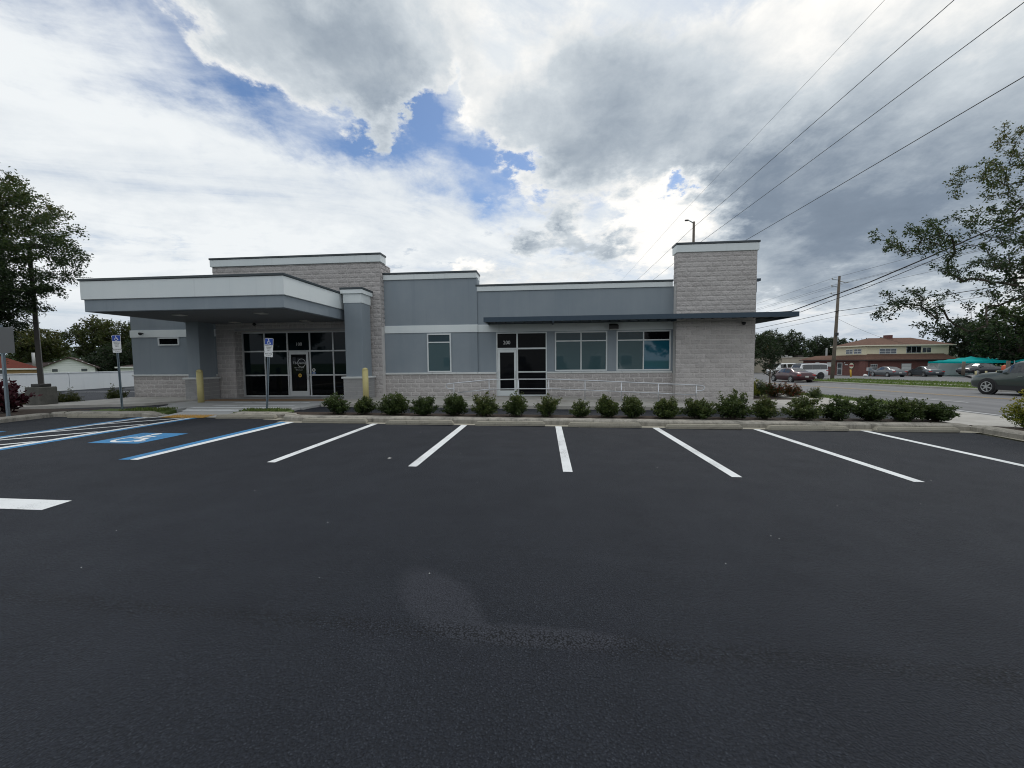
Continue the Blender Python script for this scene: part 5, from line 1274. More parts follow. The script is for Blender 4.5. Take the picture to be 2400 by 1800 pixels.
t = thing('utility_pole', 'weathered wooden utility pole across the road with insulators', 'utility pole', (32.6, 46.9, -0.65))
MB().tube([(0, 0, 0), (0.25, 0.1, 4.5), (0.50, 0.2, 11.75)], [0.20, 0.175, 0.12], 10).build('pole', 'pole_wood', t, False)
for z, x0 in ((11.30, 0.47), (10.52, 0.44), (9.68, 0.41)):
    b = MB().cyl((x0 - 0.05, 0.15, z), (x0 - 0.75, 0.15, z + 0.10), 0.035, n=6).build('standoff', 'galvanised', t, False); MB().lathe([(0.05, 0), (0.07, 0.04), (0.05, 0.08), (0.07, 0.12), (0.04, 0.17)], (x0 - 0.75, 0.15, z + 0.09), 8).build('insulator', 'insulator', b, False)
b = MB().tube([(0.55, 0.2, 11.2), (1.0, 0.15, 11.05), (1.4, 0.1, 11.0)], 0.04, 6).build('insulator_string', 'insulator', t, False)
MB().bbox(0.05, 0.30, -0.35, -0.05, 5.05, 5.40, b=0.03).build('equipment_box', 'black_metal', t, False); MB().tube([(0.0, 0.05, 7.75), (0.35, -0.2, 7.85)], 0.05, 6).build('cable_clamp', 'black_metal', t, False)
for lab, X, z, r in (('top wire on the utility pole across the road', 32.32, 10.85, 0.012), ('second wire on the utility pole across the road', 32.30, 10.05, 0.012), ('third wire on the utility pole across the road', 32.26, 9.2, 0.012), ('wire on the right-hand insulator string of the utility pole', 34.0, 10.35, 0.012), ('dark cable at mid height on the utility pole', 32.8, 7.15, 0.028), ('thin cable below the mid-height cable on the utility pole', 32.75, 6.55, 0.014)):
    wire(lab, [(X, 125, z - 1.4), (X, 47.0, z), (X, -20, z + 0.6)], r, 0.45)
wire('service wire dropping from the utility pole to the two-storey building', [(32.9, 47.0, 6.4), (58.0, 66.5, 3.9)], 0.012, 0.5)

# ------------------------------------------------------------------ white boundary wall and houses on the left
t = thing('boundary_wall', 'long white painted boundary wall behind the left car park', 'wall', (-33.1, 30, 0.15))
for k in range(9):
    ya, yb_ = 6 + k * 4.55, 6 + (k + 1) * 4.55 - 0.03
    p_ = MB().box(-33.2, -33.0, ya, yb_, 0.0, 1.36).build('wall_panel', 'white_wall', t); MB().box(-33.23, -32.97, ya, yb_, 1.362, 1.41).build('coping', 'white_wall', p_)


def gable_house(name, lab, c, rz, w, d, eave, ridge, wall, roof, base=-1.2, wins=(), siding=False, hip=False):
    """house with its gable (or hip) towards -y of its own frame; sizes in metres, heights absolute"""
    t = thing(name, lab, 'house', (c[0], c[1], base), rz); e, r = eave - base, ridge - base; o = 0.35
    wm = MB().box(-w / 2, w / 2, 0, d, 0, e)
    if not hip: wm.add([(-w / 2, 0.0, e), (w / 2, 0.0, e), (0, 0.0, r - 0.06), (-w / 2, d, e), (w / 2, d, e), (0, d, r - 0.06)], [(0, 1, 2), (5, 4, 3)])
    wo = wm.build('wall', wall, t, False)
    if hip:
        MB().add([(-w / 2 - o, -o, e), (w / 2 + o, -o, e), (w / 2 + o, d + o, e), (-w / 2 - o, d + o, e), (-w / 2 + d / 2, d / 2, r), (w / 2 - d / 2, d / 2, r)], [(0, 1, 5, 4), (1, 2, 5), (2, 3, 4, 5), (3, 0, 4), (0, 3, 2, 1)]).build('roof', roof, t, False)
        MB().box(-w / 2 - o - 0.03, w / 2 + o + 0.03, -o - 0.04, -o - 0.01, e - 0.16, e + 0.02).build('fascia', 'trim_white', t, False)
    else:
        sl = (r - e) / (w / 2)
        for s in (-1, 1):
            MB().add([(s * (w / 2 + o), -o, e - o * sl), (0, -o, r), (0, d + o, r), (s * (w / 2 + o), d + o, e - o * sl), (s * (w / 2 + o), -o, e - o * sl + 0.14), (0, -o, r + 0.14), (0, d + o, r + 0.14), (s * (w / 2 + o), d + o, e - o * sl + 0.14)], [(0, 1, 2, 3), (4, 7, 6, 5), (0, 4, 5, 1), (2, 6, 7, 3), (0, 3, 7, 4), (1, 5, 6, 2)]).build('roof', roof, t, False)
    if siding:
        k = 0
        z = 0.9
        while z < r - 0.25:
            hw = w / 2 if z < e else (r - z) / (r - e) * w / 2 - 0.05
            MB().add([(-hw, -0.004, z), (hw, -0.004, z), (hw, -0.035, z), (-hw, -0.035, z), (-hw, -0.004, z + 0.26), (hw, -0.004, z + 0.26)], [(0, 3, 2, 1), (3, 4, 5, 2), (0, 1, 5, 4), (0, 4, 3), (1, 2, 5)]).build('siding_board', wall, wo, False); z += 0.27
    for x0, x1, z0, z1 in wins:
        f = MB().box(x0 - 0.08, x1 + 0.08, -0.075, -0.04, z0 - base - 0.08, z1 - base + 0.08).build('window', 'trim_white', t, False); MB().box(x0, x1, -0.085, -0.076, z0 - base, z1 - base).build('pane', 'house_glass', f, False)
    return t


gable_house('gabled_house', 'small white board-sided house with a front gable beyond the white wall', (-58.8, 43.2), 0.86, 4.3, 8.0, 1.64, 2.80, 'siding_white', 'shingle_dark', wins=((-1.40, -0.95, 1.12, 1.46), (0.98, 1.50, 1.12, 1.46)), siding=True)
gable_house('red_roofed_house', 'house with a red hipped roof at the left edge', (-66.0, 39.2), 0.98, 9.6, 6.5, 1.58, 3.35, 'tan_wall', 'shingle_red', wins=((1.2, 2.2, 0.9, 1.42),), hip=True)
gable_house('dark_roofed_house', 'low house with a dark roof behind the lamp post', (-70.5, 49.5), 0.90, 10.0, 6.0, 1.70, 2.35, 'siding_white', 'shingle_dark', wins=((-3, -1.8, 0.9, 1.5), (2.0, 3.2, 0.9, 1.5)), hip=True)
gable_house('grey_house', 'pale house glimpsed under the trees left of the clinic corner', (-54.0, 50.0), 0.85, 8.0, 7.0, 1.62, 2.3, 'siding_white', 'shingle_dark', wins=((1.0, 2.0, 0.95, 1.45), (-2.4, -1.4, 0.95, 1.45)), hip=True)
t = thing('chimney_flue', 'thin grey flue pipe rising beside the dark roof', 'flue', (-71.2, 48.3, 1.5)); MB().cyl((0, 0, 0), (0, 0, 2.2), 0.16, n=8).build('pipe', 'hvac', t, False)

# ------------------------------------------------------------------ two-storey brick building across the road
BR = thing('brick_building', 'two-storey building with red brick ground floor, cream upper storey and brown roofs', 'building', (49.5, 64.3, -1.15), 0.0)
zl = lambda z: z + 1.15


def bb(name, m, parent, *boxes):
    mb = MB()
    for b in boxes: mb.box(*b)
    return mb.build(name, m, parent, False)


FU, FV = 13.2, 15.8                           # length of the front and of the long side towards the road
bb('brick_wall', 'red_brick', BR, (0.6, FU - 0.5, 0.7, FV - 0.3, 0.0, zl(1.60)))
bb('brick_pier', 'red_brick', BR, (0.12, 0.59, 0.25, 1.35, 0.0, zl(1.50)))
bb('doorway_shade', 'car_trim', BR, (0.62, 1.0, 0.62, 0.69, 0.05, zl(1.4)))  # thin dark panel on the wall, standing in for the shaded doorway recess
MB().add([(0, 0, zl(1.58)), (FU, 0, zl(1.58)), (FU, FV, zl(1.58)), (0, FV, zl(1.58)), (1.1, 1.2, zl(2.45)), (FU - 1.1, 1.2, zl(2.45)), (FU - 1.1, FV - 3.0, zl(2.40)), (1.1, FV - 3.0, zl(2.30))], [(0, 1, 5, 4), (1, 2, 6, 5), (2, 3, 7, 6), (3, 0, 4, 7), (4, 5, 6, 7), (0, 3, 2, 1)]).build('lower_roof', 'shingle_brown', BR, False)
bb('fascia', 'shingle_dark', BR, (-0.03, FU + 0.03, -0.05, -0.01, zl(1.44), zl(1.60)), (-0.05, -0.01, -0.01, FV, zl(1.44), zl(1.60)))
uw = bb('upper_wall', 'cream_siding', BR, (1.0, 12.8, 1.22, 7.7, zl(2.3), zl(3.84)))
for k in range(8):
    bb('siding_board', 'cream_siding', uw, (1.0, 12.8, 1.195, 1.218, zl(2.48 + k * 0.165), zl(2.48 + k * 0.165 + 0.155))); bb('siding_board', 'cream_siding', uw, (0.975, 0.998, 1.22, 7.7, zl(2.48 + k * 0.165), zl(2.48 + k * 0.165 + 0.155)))
MB().add([(0.5, 0.7, zl(3.84)), (13.3, 0.7, zl(3.84)), (13.3, 8.2, zl(3.84)), (0.5, 8.2, zl(3.84)), (3.6, 4.4, zl(5.10)), (10.0, 4.4, zl(5.10))], [(0, 1, 5, 4), (1, 2, 5), (2, 3, 4, 5), (3, 0, 4), (0, 3, 2, 1)]).build('upper_roof', 'shingle_brown', BR, False)
bb('gutter_trim', 'trim_cream', BR, (0.42, 13.35, 0.60, 0.68, zl(3.70), zl(3.87)), (0.40, 0.48, 0.69, 8.2, zl(3.70), zl(3.87)))
bb('chimney', 'red_brick', BR, (6.2, 7.0, 4.0, 4.8, zl(4.7), zl(5.55)))


def bwin(x0, x1, z0, z1, y, n, m='house_glass', rows=1, fr='trim_white'):
    f = bb('window', fr, BR, (x0, x1, y - 0.05, y, zl(z0), zl(z1))); g = 0.07; w = (x1 - x0 - g) / n; h = (z1 - z0 - g) / rows
    for i in range(n):
        for j in range(rows): bb('pane', m, f, (x0 + g + i * w, x0 + (i + 1) * w, y - 0.062, y - 0.051, zl(z0 + g + j * h), zl(z0 + (j + 1) * h)))


def swin(y0, y1, z0, z1, x, n, m='house_glass', rows=1, fr='trim_white'):
    f = bb('window', fr, BR, (x - 0.05, x, y0, y1, zl(z0), zl(z1))); g = 0.08; w = (y1 - y0 - g) / n; h = (z1 - z0 - g) / rows
    for i in range(n):
        for j in range(rows): bb('pane', m, f, (x - 0.062, x - 0.051, y0 + g + i * w, y0 + (i + 1) * w, zl(z0 + g + j * h), zl(z0 + (j + 1) * h)))


swin(3.85, 5.35, 2.50, 3.30, 0.97, 2, rows=2); swin(0.95 + 1.2, 2.45 + 1.2, 2.50, 3.34, 0.97, 2, rows=2); bwin(1.8 + 1.0, 4.3 + 1.0, 2.46, 3.32, 1.19, 3, rows=2); bwin(6.7, 8.85, 2.56, 3.62, 1.19, 3, 'car_glass', 1, 'hvac'); bwin(8.95, 10.3, 2.56, 3.45, 1.19, 2, 'house_glass', 1, 'trim_cream')
swin(5.5, 6.6, -1.0, 1.10, 0.59, 1, 'house_glass', 2); swin(8.0, 9.0, 0.4, 1.15, 0.59, 1, 'trim_white', 1); swin(11.0, 12.0, 0.4, 1.15, 0.59, 1, 'trim_white', 1)
bwin(1.25, 2.2, -0.45, 0.9, 0.69, 3, 'house_glass', 3); bwin(5.7, 7.1, -0.25, 0.95, 0.69, 1, 'trim_white', 5, 'hvac'); bwin(9.4, 10.8, -0.15, 1.0, 0.69, 1, 'trim_white', 5, 'hvac')
s_ = MB().lathe([(0.52, 0.0), (0.52, -0.05)], (0.59, 3.5, zl(0.62)), 20, 'x').build('round_sign', 'sign_green', BR, False); MB().lathe([(0.46, -0.051), (0.46, -0.06)], (0.59, 3.5, zl(0.62)), 20, 'x').build('sign_face', 'trim_cream', s_, False); bb('sign_band', 'sign_red', s_, (0.52, 0.528, 3.08, 3.92, zl(0.47), zl(0.76)))
bb('sconce', 'trim_white', BR, (0.50, 0.59, 4.9, 5.1, zl(1.0), zl(1.2))); bb('plaque', 'trim_white', BR, (0.56, 0.59, 4.3, 4.95, zl(0.70), zl(0.84)))
bb('end_pilaster', 'trim_cream', BR, (FU - 0.3, FU + 0.2, 0.75, 0.95, 0.1, zl(1.3)))
# low beige building behind the van
BG = thing('beige_building', 'low flat-roofed beige building behind the white van', 'building', (48.5, 89.6, -1.3), 0.085)  # this and other far positions taken from image pixels at chosen camera depths
bb('wall', 'beige_wall', BG, (-4.0, 12.0, 0, 8, 0, 3.25)); bb('parapet', 'beige_wall', BG, (-4.1, 12.1, -0.1, 8.1, 3.25, 3.4))
hv = bb('roof_unit', 'hvac', BG, (3.2, 5.6, 1.2, 2.8, 3.41, 3.95)); [bb('louvre', 'pole_steel', hv, (3.3 + k * 0.38, 3.38 + k * 0.38, 1.15, 1.19, 3.5, 3.88)) for k in range(6)]
bb('roof_unit', 'hvac', BG, (6.0, 6.8, 1.4, 2.4, 3.41, 3.72)); bb('roof_unit', 'pole_steel', BG, (8.0, 9.3, 1.4, 2.6, 3.41, 3.85))
bb('window', 'house_glass', BG, (0.2, 0.9, -0.03, -0.005, 0.9, 2.3)); bb('window', 'house_glass', BG, (1.4, 2.1, -0.03, -0.005, 0.9, 2.3))
t = thing('sign_post', 'thin pole standing behind the brown lower roof', 'pole', (58.5, 86.0, -1.2)); bb('pole', 'hvac', t, (-0.12, 0.12, -0.12, 0.12, 0, 5.2))

# ------------------------------------------------------------------ teal shade canopies at the right, on a raised support sheet
structure(MB().add([(48.5, 47.5, -0.62), (80, 47.5, -0.62), (90, 66, -1.0), (64.8, 66, -1.0), (49.5, 49.5, -0.36), (82, 50.0, -0.36), (86, 62.0, -0.42), (62.0, 62.0, -0.42)], [(0, 1, 5, 4), (4, 5, 6, 7), (7, 6, 2, 3), (0, 4, 7, 3), (1, 2, 6, 5)]).build('support_sheet', 'old_asphalt', fix=False))  # added as a raised support: sedan depth set by image size left it floating


def shade(lab, c, w, d, z0, z1, rz=0.085):
    t = thing('shade_canopy', lab, 'shade canopy', (c[0], c[1], -0.40), rz, 'teal fabric shade canopies'); n = 8; vs = []
    for j in range(n + 1):
        for i in range(n + 1):
            u, v = i / n * 2 - 1, j / n * 2 - 1; rr = max(abs(u), abs(v)); vs.append((u * w / 2, v * d / 2, 0.40 + z1 - (z1 - z0) * rr ** 1.25 - 0.10 * math.sin(math.pi * min(1, rr)) ))
    MB().add(vs, [(j * (n + 1) + i, j * (n + 1) + i + 1, (j + 1) * (n + 1) + i + 1, (j + 1) * (n + 1) + i) for j in range(n) for i in range(n)], True).build('fabric', 'teal_fabric', t, False)
    val = MB()
    for a, b in (((-1, -1), (1, -1)), ((1, -1), (1, 1)), ((1, 1), (-1, 1)), ((-1, 1), (-1, -1))):
        val.add([(a[0] * w / 2, a[1] * d / 2, 0.40 + z0 + 0.0), (b[0] * w / 2, b[1] * d / 2, 0.40 + z0), (b[0] * w / 2 * 1.002, b[1] * d / 2 * 1.002, 0.40 + z0 - 0.25), (a[0] * w / 2 * 1.002, a[1] * d / 2 * 1.002, 0.40 + z0 - 0.25)], [(0, 1, 2, 3)])
    val.build('valance', 'teal_fabric', t, False)
    for sx in (-1, 1):
        for sy in (-1, 1): MB().cyl((sx * w / 2 * 0.97, sy * d / 2 * 0.97, 0), (sx * w / 2 * 0.97, sy * d / 2 * 0.97, 0.40 + z0), 0.06, n=8).build('post', 'hvac', t, False)


shade('wide teal shade canopy right of the brick building', (60.6, 60.6), 7.2, 4.6, 1.25, 1.95); shade('second teal shade canopy, partly behind the first', (69.5, 67.0), 6.2, 4.5, 1.15, 1.75); shade('small corner of teal canopy at the right edge', (64.4, 57.4), 1.6, 1.6, 1.35, 1.75)
for x, y, z0, z1, lab in ((52.9, 53.7, -0.45, 1.30, 'wooden post left of the black sedan'), (52.6, 48.7, -0.45, 1.40, 'wooden post right of the black sedan')):
    o = MB().tube([(x, y, z0), (x + 0.02, y, z1)], [0.17, 0.15], 8).build('wooden_post', 'pole_wood'); tag(o, lab, 'post', 'wooden posts by the shade canopies')
for (x, y), lab in zip(((51.14, 50.5), (52.35, 50.6), (53.63, 50.7)), ('short pale post under the front of the black sedan', 'short pale post under the middle of the black sedan', 'short pale post under the tail of the black sedan')):
    o = MB().cyl((x, y, -0.42), (x, y, 0.19), 0.09, n=8).build('short_post', 'post_cream'); tag(o, lab, 'post', 'short pale posts in front of the black sedan')
t = thing('yard_shed', 'pale shed wall under the teal canopies', 'shed', (62.5, 64.5, -0.9), 0.085); bb('wall', 'siding_white', t, (-2.6, 6.0, 0, 3, 0, 2.0)); bb('door', 'car_trim', t, (2.3, 4.4, -0.04, -0.005, 0.2, 1.7)); bb('roof', 'hvac', t, (-2.7, 6.1, -0.1, 3.1, 2.0, 2.08))
t = thing('barrel', 'small orange-red rounded barrel beside the teal canopies at the right edge', 'barrel', (56.4, 52.5, -0.38)); MB().lathe([(0.24, 0), (0.30, 0.3), (0.30, 0.85), (0.26, 1.1), (0.12, 1.22)], n=14).build('barrel_body', 'orange_plastic', t, False); MB().lathe([(0.305, 0.55), (0.305, 0.62)], n=14).build('band', 'sign_red', t, False)
o = MB().tube([(44.2, 59.9, -0.90), (44.12, 59.92, 0.20)], 0.10, 8).build('yellow_post', 'post_yellow'); tag(o, 'slim bright yellow post in front of the brick building', 'post')
t = thing('meter_box', 'grey meter box on a post in front of the brick building', 'meter box', (48.5, 62.3, -0.92)); bb('post', 'galvanised', t, (-0.05, 0.05, -0.05, 0.05, 0, 1.0)); bb('box', 'hvac', t, (-0.28, 0.28, -0.15, 0.15, 0.85, 1.35)); bb('box_door', 'galvanised', t, (-0.2, 0.2, -0.17, -0.151, 0.92, 1.28))
mb = MB().lathe([(0.14, 0.0), (0.27, 0.08), (0.28, 0.20), (0.18, 0.32), (0.05, 0.38)], (45.4, 59.0, -0.80), 9); mb.v = [(x + 0.05 * math.sin(9 * z + x), y + 0.05 * math.cos(7 * z), z) for x, y, z in mb.v]; tag(mb.build('rubbish_bag', 'white_bag'), 'white rubbish bag on the ground near the yellow post', 'bag')


# ------------------------------------------------------------------ vehicles
def crom(xs, ys, x):
    """smooth monotone interpolation of station values"""
    xs, ys = np.array(xs), np.array(ys); d = np.diff(ys) / np.diff(xs); m = np.zeros(len(xs)); m[1:-1] = np.where(d[1:] * d[:-1] > 0, 2 * d[1:] * d[:-1] / (d[1:] + d[:-1] + 1e-12), 0); m[0], m[-1] = d[0], d[-1]
    k = np.clip(np.searchsorted(xs, x) - 1, 0, len(xs) - 2); h = xs[k + 1] - xs[k]; t = (x - xs[k]) / h
    return (2 * t ** 3 - 3 * t ** 2 + 1) * ys[k] + (t ** 3 - 2 * t ** 2 + t) * h * m[k] + (-2 * t ** 3 + 3 * t ** 2) * ys[k + 1] + (t ** 3 - t ** 2) * h * m[k + 1]


SEDAN = dict(st=[(-2.32, .38, .66, .74, .66, .66, .50), (-2.22, .28, .84, .98, .82, .82, .58), (-1.80, .24, .92, 1.07, .89, .89, .66), (-1.45, .22, .94, 1.13, .90, .90, .66), (-0.75, .20, .95, 1.40, .90, .90, .58), (-0.05, .20, .95, 1.46, .90, .90, .58), (0.45, .20, .93, 1.40, .90, .90, .58), (1.15, .20, .91, 1.02, .90, .89, .68), (1.75, .21, .84, .92, .88, .86, .62), (2.15, .24, .70, .78, .80, .76, .54), (2.32, .36, .56, .62, .60, .58, .46)],
             wheels=(-1.38, 1.38), wr=0.335, side=((-1.05, -0.42), (-0.36, 0.62)), shield=(0.48, 1.10), back=(-1.42, -0.80))
SUV = dict(st=[(-2.30, .40, .85, 1.0, .70, .72, .55), (-2.22, .32, 1.02, 1.30, .86, .88, .62), (-1.95, .28, 1.06, 1.62, .91, .92, .62), (-1.2, .26, 1.06, 1.70, .92, .92, .62), (-0.2, .26, 1.05, 1.71, .92, .92, .62), (0.40, .26, 1.04, 1.63, .92, .92, .62), (1.10, .26, 1.03, 1.14, .92, .91, .70), (1.75, .28, .98, 1.05, .91, .89, .66), (2.16, .32, .86, .93, .85, .82, .58), (2.30, .42, .68, .74, .66, .64, .5)],
           wheels=(-1.34, 1.36), wr=0.365, side=((-1.85, -1.15), (-1.05, -0.32), (-0.24, 0.62)), shield=(0.46, 1.06), back=(-2.16, -1.98))
BOXY = dict(st=[(-2.42, .45, 1.10, 1.85, .88, .92, .72), (-2.38, .34, 1.14, 1.93, .96, .97, .76), (-1.5, .32, 1.14, 1.97, .97, .97, .76), (0.0, .32, 1.14, 1.97, .97, .97, .76), (0.70, .32, 1.14, 1.92, .97, .97, .75), (1.15, .32, 1.14, 1.26, .97, .96, .80), (2.1, .34, 1.10, 1.18, .96, .94, .78), (2.35, .40, .95, 1.02, .90, .88, .70), (2.42, .50, .85, .90, .80, .78, .60)],
            wheels=(-1.45, 1.50), wr=0.40, side=((-2.32, -1.40), (-1.385, -0.42), (-0.405, 0.80)), shield=(0.74, 1.10), back=(-2.41, -2.395))
VAN = dict(st=[(-2.85, .45, 1.15, 1.95, .90, .95, .74), (-2.80, .35, 1.2, 2.06, .99, 1.0, .80), (-1.5, .33, 1.2, 2.10, 1.0, 1.0, .80), (0.6, .33, 1.2, 2.10, 1.0, 1.0, .80), (1.2, .33, 1.18, 2.02, 1.0, 1.0, .78), (1.85, .33, 1.15, 1.28, 1.0, .98, .8), (2.55, .35, 1.02, 1.10, .96, .93, .74), (2.85, .45, .8, .86, .85, .82, .6)],
           wheels=(-1.7, 1.85), wr=0.38, side=((-2.5, -1.4), (-1.25, 0.0), (0.2, 1.25)), shield=(1.24, 1.8), back=(-2.845, -2.82))


def vehicle(lab, cat, loc, rz, spec, paint, rim='alloy', roofpaint=None, cladding=None, spokes=5, name=None):
    t = thing(name or cat, lab, cat, loc, rz); st = np.array(spec['st']); N_ = 46
    xs = np.unique(np.concatenate([np.linspace(st[0, 0], st[-1, 0], N_), st[:, 0]])); S = lambda x: [float(crom(st[:, 0], st[:, k], x)) for k in range(1, 7)]
    def half(x):
        zb, ze, zt, wb, we, wt = S(x); zt = max(zt, ze + 0.02); zm = zb + (ze - zb) * 0.55
        return [(0, zb), (wb * 0.90, zb), (wb, zb + 0.10), (max(wb, we) + 0.015, zm), (we, ze), (wt + (we - wt) * 0.16, zt - 0.10 * (zt - ze) - 0.015), (wt * 0.88, zt - 0.004), (0, zt + 0.012)]
    mb = MB(); vs = []
    for x in xs:
        h = half(x); ring = [(x, -y, z) for y, z in h] + [(x, y, z) for y, z in h[-2:0:-1]]; vs += ring
    n = 14; mb.add(vs, [(i * n + k, i * n + (k + 1) % n, (i + 1) * n + (k + 1) % n, (i + 1) * n + k) for i in range(len(xs) - 1) for k in range(n)] + [tuple(range(n - 1, -1, -1)), tuple((len(xs) - 1) * n + k for k in range(n))], True)
    body = mb.build('body', paint, t, False)
    if roofpaint:
        q = [x for x in xs if spec['side'][0][0] - 0.1 < x < spec['shield'][0] + 0.02]; r = MB(); V = []
        for x in q: zb, ze, zt, wb, we, wt = S(x); V += [(x, -wt * 0.92, zt + 0.006), (x, wt * 0.92, zt + 0.006), (x, 0, zt + 0.02)]
        r.add(V, [(i * 3, i * 3 + 2, i * 3 + 5, i * 3 + 3) for i in range(len(q) - 1)] + [(i * 3 + 2, i * 3 + 1, i * 3 + 4, i * 3 + 5) for i in range(len(q) - 1)]).build('roof', roofpaint, t, False)
    def sidept(x, u, s, off=0.008):
        zb, ze, zt, wb, we, wt = S(x); y0, z0, y1, z1 = we, ze, wt + (we - wt) * 0.16, zt - 0.10 * (zt - ze) - 0.015
        return (x, s * (y0 + (y1 - y0) * u + off), z0 + (z1 - z0) * u + off * 0.3)
    for s in (-1, 1):
        for a, b in spec['side']:
            k = 7; X = np.linspace(a, b, k); V = [sidept(x, 0.07, s) for x in X] + [sidept(x, 0.93, s) for x in X]
            MB().add(V, [(i, i + 1, k + i + 1, k + i) for i in range(k - 1)]).build('side_window', 'car_glass', t, False)
        for wx in spec['wheels']:
            wr = spec['wr']; y = s * (S(wx)[3] + 0.012)
            MB().lathe([(wr * 1.17, -0.10 * s), (wr * 1.17, 0.014 * s), (wr * 1.12, 0.020 * s)], (wx, y, wr * 1.02), 22, 'y').build('wheel_arch', cladding or 'car_trim', t, False)
            w = MB().lathe([(wr * 0.62, -0.2 * s), (wr * 0.96, -0.18 * s), (wr, -0.10 * s), (wr, 0.0), (wr * 0.95, 0.030 * s), (wr * 0.70, 0.036 * s), (wr * 0.66, 0.024 * s)], (wx, y + 0.012 * s, wr), 24, 'y').build('wheel', 'tyre', t, False)
            rm = MB().lathe([(wr * 0.14, 0.030 * s), (wr * 0.13, 0.048 * s)], (wx, y + 0.012 * s, wr), 12, 'y')
            for q in range(spokes):
                a = 2 * math.pi * q / spokes + 0.3; ca, sa = math.cos(a), math.sin(a); wd = 0.030
                V = [(wx + ca * r0 + sa * e * ww, y + (0.012 + hh) * s, wr + sa * r0 - ca * e * ww) for r0, ww in ((wr * 0.08, wd * 1.1), (wr * 0.66, wd * 0.9)) for e in (-1, 1) for hh in (0.028, 0.044)]
                rm.add(V, [(1, 3, 7, 5), (0, 1, 5, 4), (2, 6, 7, 3), (4, 5, 7, 6), (0, 2, 3, 1)])
            rm.lathe([(wr * 0.70, 0.037 * s), (wr * 0.66, 0.042 * s), (wr * 0.62, 0.030 * s)], (wx, y + 0.012 * s, wr), 24, 'y', caps=False); rm.build('rim', rim, w, False)
        zb, ze, zt, wb, we, wt = S(st[-1, 0] - 0.20); MB().bbox(st[-1, 0] - 0.42, st[-1, 0] - 0.10, min(s * 0.52, s * (we + 0.0)), max(s * 0.52, s * (we + 0.0)), ze - 0.14, ze - 0.01, b=0.03).build('headlight', 'lens', t, False)
        zb, ze, zt, wb, we, wt = S(st[0, 0] + 0.14); MB().bbox(st[0, 0] + 0.015, st[0, 0] + 0.30, min(s * 0.48, s * (we + 0.012)), max(s * 0.48, s * (we + 0.012)), ze - 0.17, ze - 0.02, b=0.03).build('taillight', 'lens_red', t, False)
        mx = spec['shield'][0] + 0.32; zb, ze, zt, wb, we, wt = S(mx); MB().bbox(mx - 0.06, mx + 0.08, min(s * (we + 0.02), s * (we + 0.20)), max(s * (we + 0.02), s * (we + 0.20)), ze + 0.03, ze + 0.17, b=0.03).build('mirror', paint, t, False)
        for hx in [b - 0.12 - 0.9 * 0 for a, b in spec['side'][-2:]]:
            zb, ze, zt, wb, we, wt = S(hx - 0.45); MB().box(hx - 0.55, hx - 0.36, min(s * we, s * (we + 0.03)), max(s * we, s * (we + 0.03)), ze - 0.14, ze - 0.105).build('door_handle', 'chrome', t, False)
        if cladding: MB().box(spec['wheels'][0] + spec['wr'] * 1.15, spec['wheels'][1] - spec['wr'] * 1.15, min(s * (S(0)[3] - 0.05), s * (S(0)[3] + 0.02)), max(s * (S(0)[3] - 0.05), s * (S(0)[3] + 0.02)), S(0)[0] - 0.02, S(0)[0] + 0.20).build('side_cladding', cladding, t, False)
    for nm, (a, b) in (('windscreen', spec['shield']), ('rear_window', spec['back'])):
        k = 6; X = np.linspace(a, b, k); V = []
        for x in X:
            zb, ze, zt, wb, we, wt = S(x); zt = max(zt, ze + 0.02); V += [(x, -wt * 0.86, zt + 0.012), (x, 0, zt + 0.026), (x, wt * 0.86, zt + 0.012)]
        MB().add(V, [(i * 3 + j, (i + 1) * 3 + j, (i + 1) * 3 + j + 1, i * 3 + j + 1) for i in range(k - 1) for j in range(2)]).build(nm, 'car_glass', t, False)
    if spec['back'][1] - spec['back'][0] < 0.1:
        zb, ze, zt, wb, we, wt = S(st[0, 0] + 0.03); MB().box(st[0, 0] - 0.02, st[0, 0] - 0.004, -wt * 0.9, wt * 0.9, ze + 0.05, zt - 0.12).build('rear_window', 'car_glass', t, False)
    zb, ze, zt, wb, we, wt = S(st[0, 0] + 0.02); MB().box(st[0, 0] - 0.012, st[0, 0] + 0.02, -0.16, 0.16, (zb + ze) / 2 + 0.02, (zb + ze) / 2 + 0.17).build('number_plate', 'plate', t, False)
    MB().box(st[-1, 0] - 0.06, st[-1, 0] + 0.006, -0.42, 0.42, st[-1, 1] + 0.02, st[-1, 1] + 0.14).build('grille', 'car_trim', t, False)
    return t


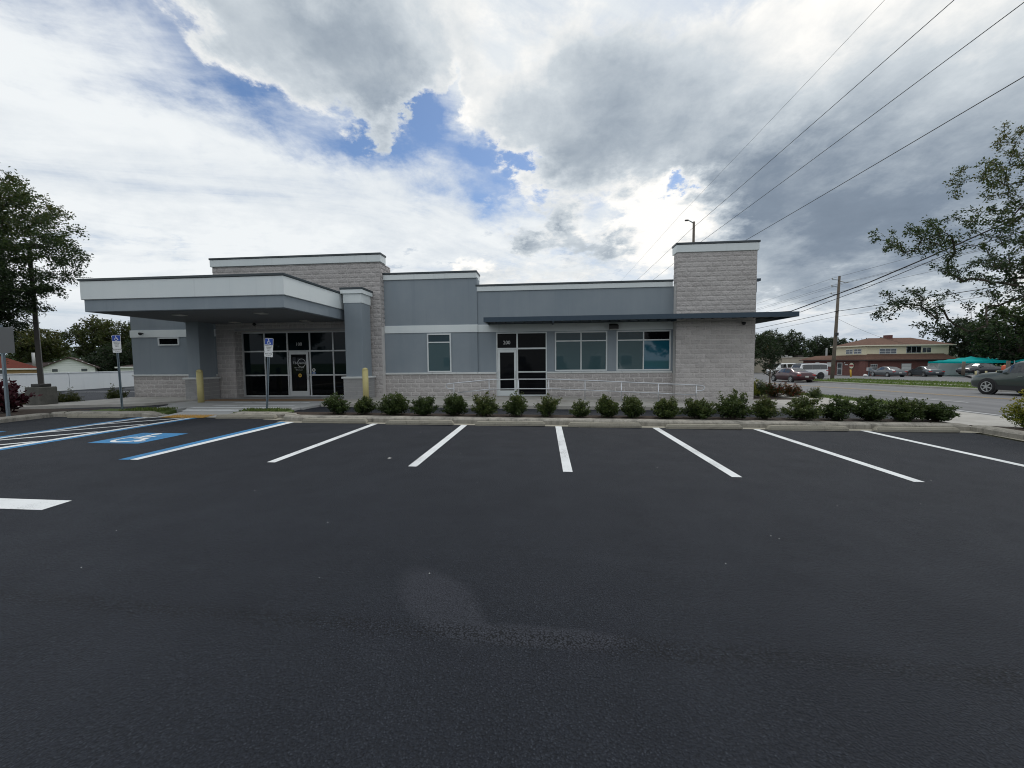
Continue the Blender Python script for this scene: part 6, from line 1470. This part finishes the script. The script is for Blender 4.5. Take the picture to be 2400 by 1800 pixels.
UP = math.pi / 2
vehicle('dark maroon sedan driving away on the far side of the road', 'car', (25.3, 42.1, TR(42)), UP + 0.03, SEDAN, 'paint_maroon')
vehicle('white boxy off-road vehicle with dark roof crossing behind the maroon sedan', 'suv', (32.9, 52.3, TR(52.3) + 0.01), math.pi + 0.10, BOXY, 'paint_suv_white', 'alloy_dark', 'paint_black', 'car_trim')
vehicle('white passenger van parked in front of the beige building', 'van', (45.3, 77.5, -1.10), math.pi + 0.05, VAN, 'paint_van')
vehicle('grey sedan parked left of two in front of the brick building', 'car', (49.0, 59.8, TR(59.8) + 0.02), UP - 0.10, SEDAN, 'paint_grey'); vehicle('dark slate sedan parked right of two in front of the brick building', 'car', (53.6, 59.4, TR(59.4) + 0.02), UP - 0.22, SEDAN, 'paint_slate')
vehicle('black sedan parked side-on under the teal canopies', 'car', (56.7, 55.6, -0.40), math.pi + 0.08, SEDAN, 'paint_black')
vehicle('dark green crossover driving in at the right edge of the road', 'suv', (24.6, 21.3, TR(21.3)), UP + 0.03, SUV, 'paint_green', 'alloy', None, 'car_trim', 6).scale = (1.05, 1.05, 1.07)

# ------------------------------------------------------------------ what stands behind the camera and shows in the glass
NB = thing('neighbour_building', 'pale rendered building facing the clinic across the car park', 'building', (-2.0, -20.0, 0.05))
MB().box(-16, 13, -27, -17.5, 0, 6.4).build('wall', 'neighbour_wall', NB); MB().box(-16.2, 13.2, -27.2, -17.3, 6.4, 6.7).build('parapet', 'cap_metal', NB)
for k, x in enumerate((-14, -9, -4, 1, 6, 10)): f = MB().box(x, x + 1.6, -17.49, -17.42, 1.2, 2.6).build('window', 'frame_white', NB); MB().box(x + 0.08, x + 1.52, -17.41, -17.40, 1.28, 2.52).build('pane', 'house_glass', f)
for i, x in enumerate((-12.0, -7.2, -2.6, 2.2, 6.6)): plant('wall_shrub', ('shrub behind the camera at the left end of the pale building', 'shrub behind the camera, second along the pale building', 'shrub behind the camera at the middle of the pale building', 'shrub behind the camera, fourth along the pale building', 'shrub behind the camera at the right end of the pale building')[i], 'shrub', (x, -16.6, 0.1), HV[i], i, (2.2, 2.2, 2.4), 'shrubs behind the camera')
vehicle('white crossover parked behind the camera', 'suv', (7.6, -9.0, G(7.6)), UP, SUV, 'paint_suv_white'); vehicle('dark sedan parked behind the camera', 'car', (-3.6, -9.5, G(-3.6)), UP, SEDAN, 'paint_slate')
for i, (x, y, k, s) in enumerate(((20, -26, 0, 1.2), (-24, -24, 2, 1.1), (-34, -14, 0, 1.2))): tree('background_tree', ('tree behind the camera on the right', 'tree behind the camera on the left', 'tree behind the camera at the far left')[i], (x, y, 0.0), ft[k], i, (s, s, s), 'trees behind the camera')
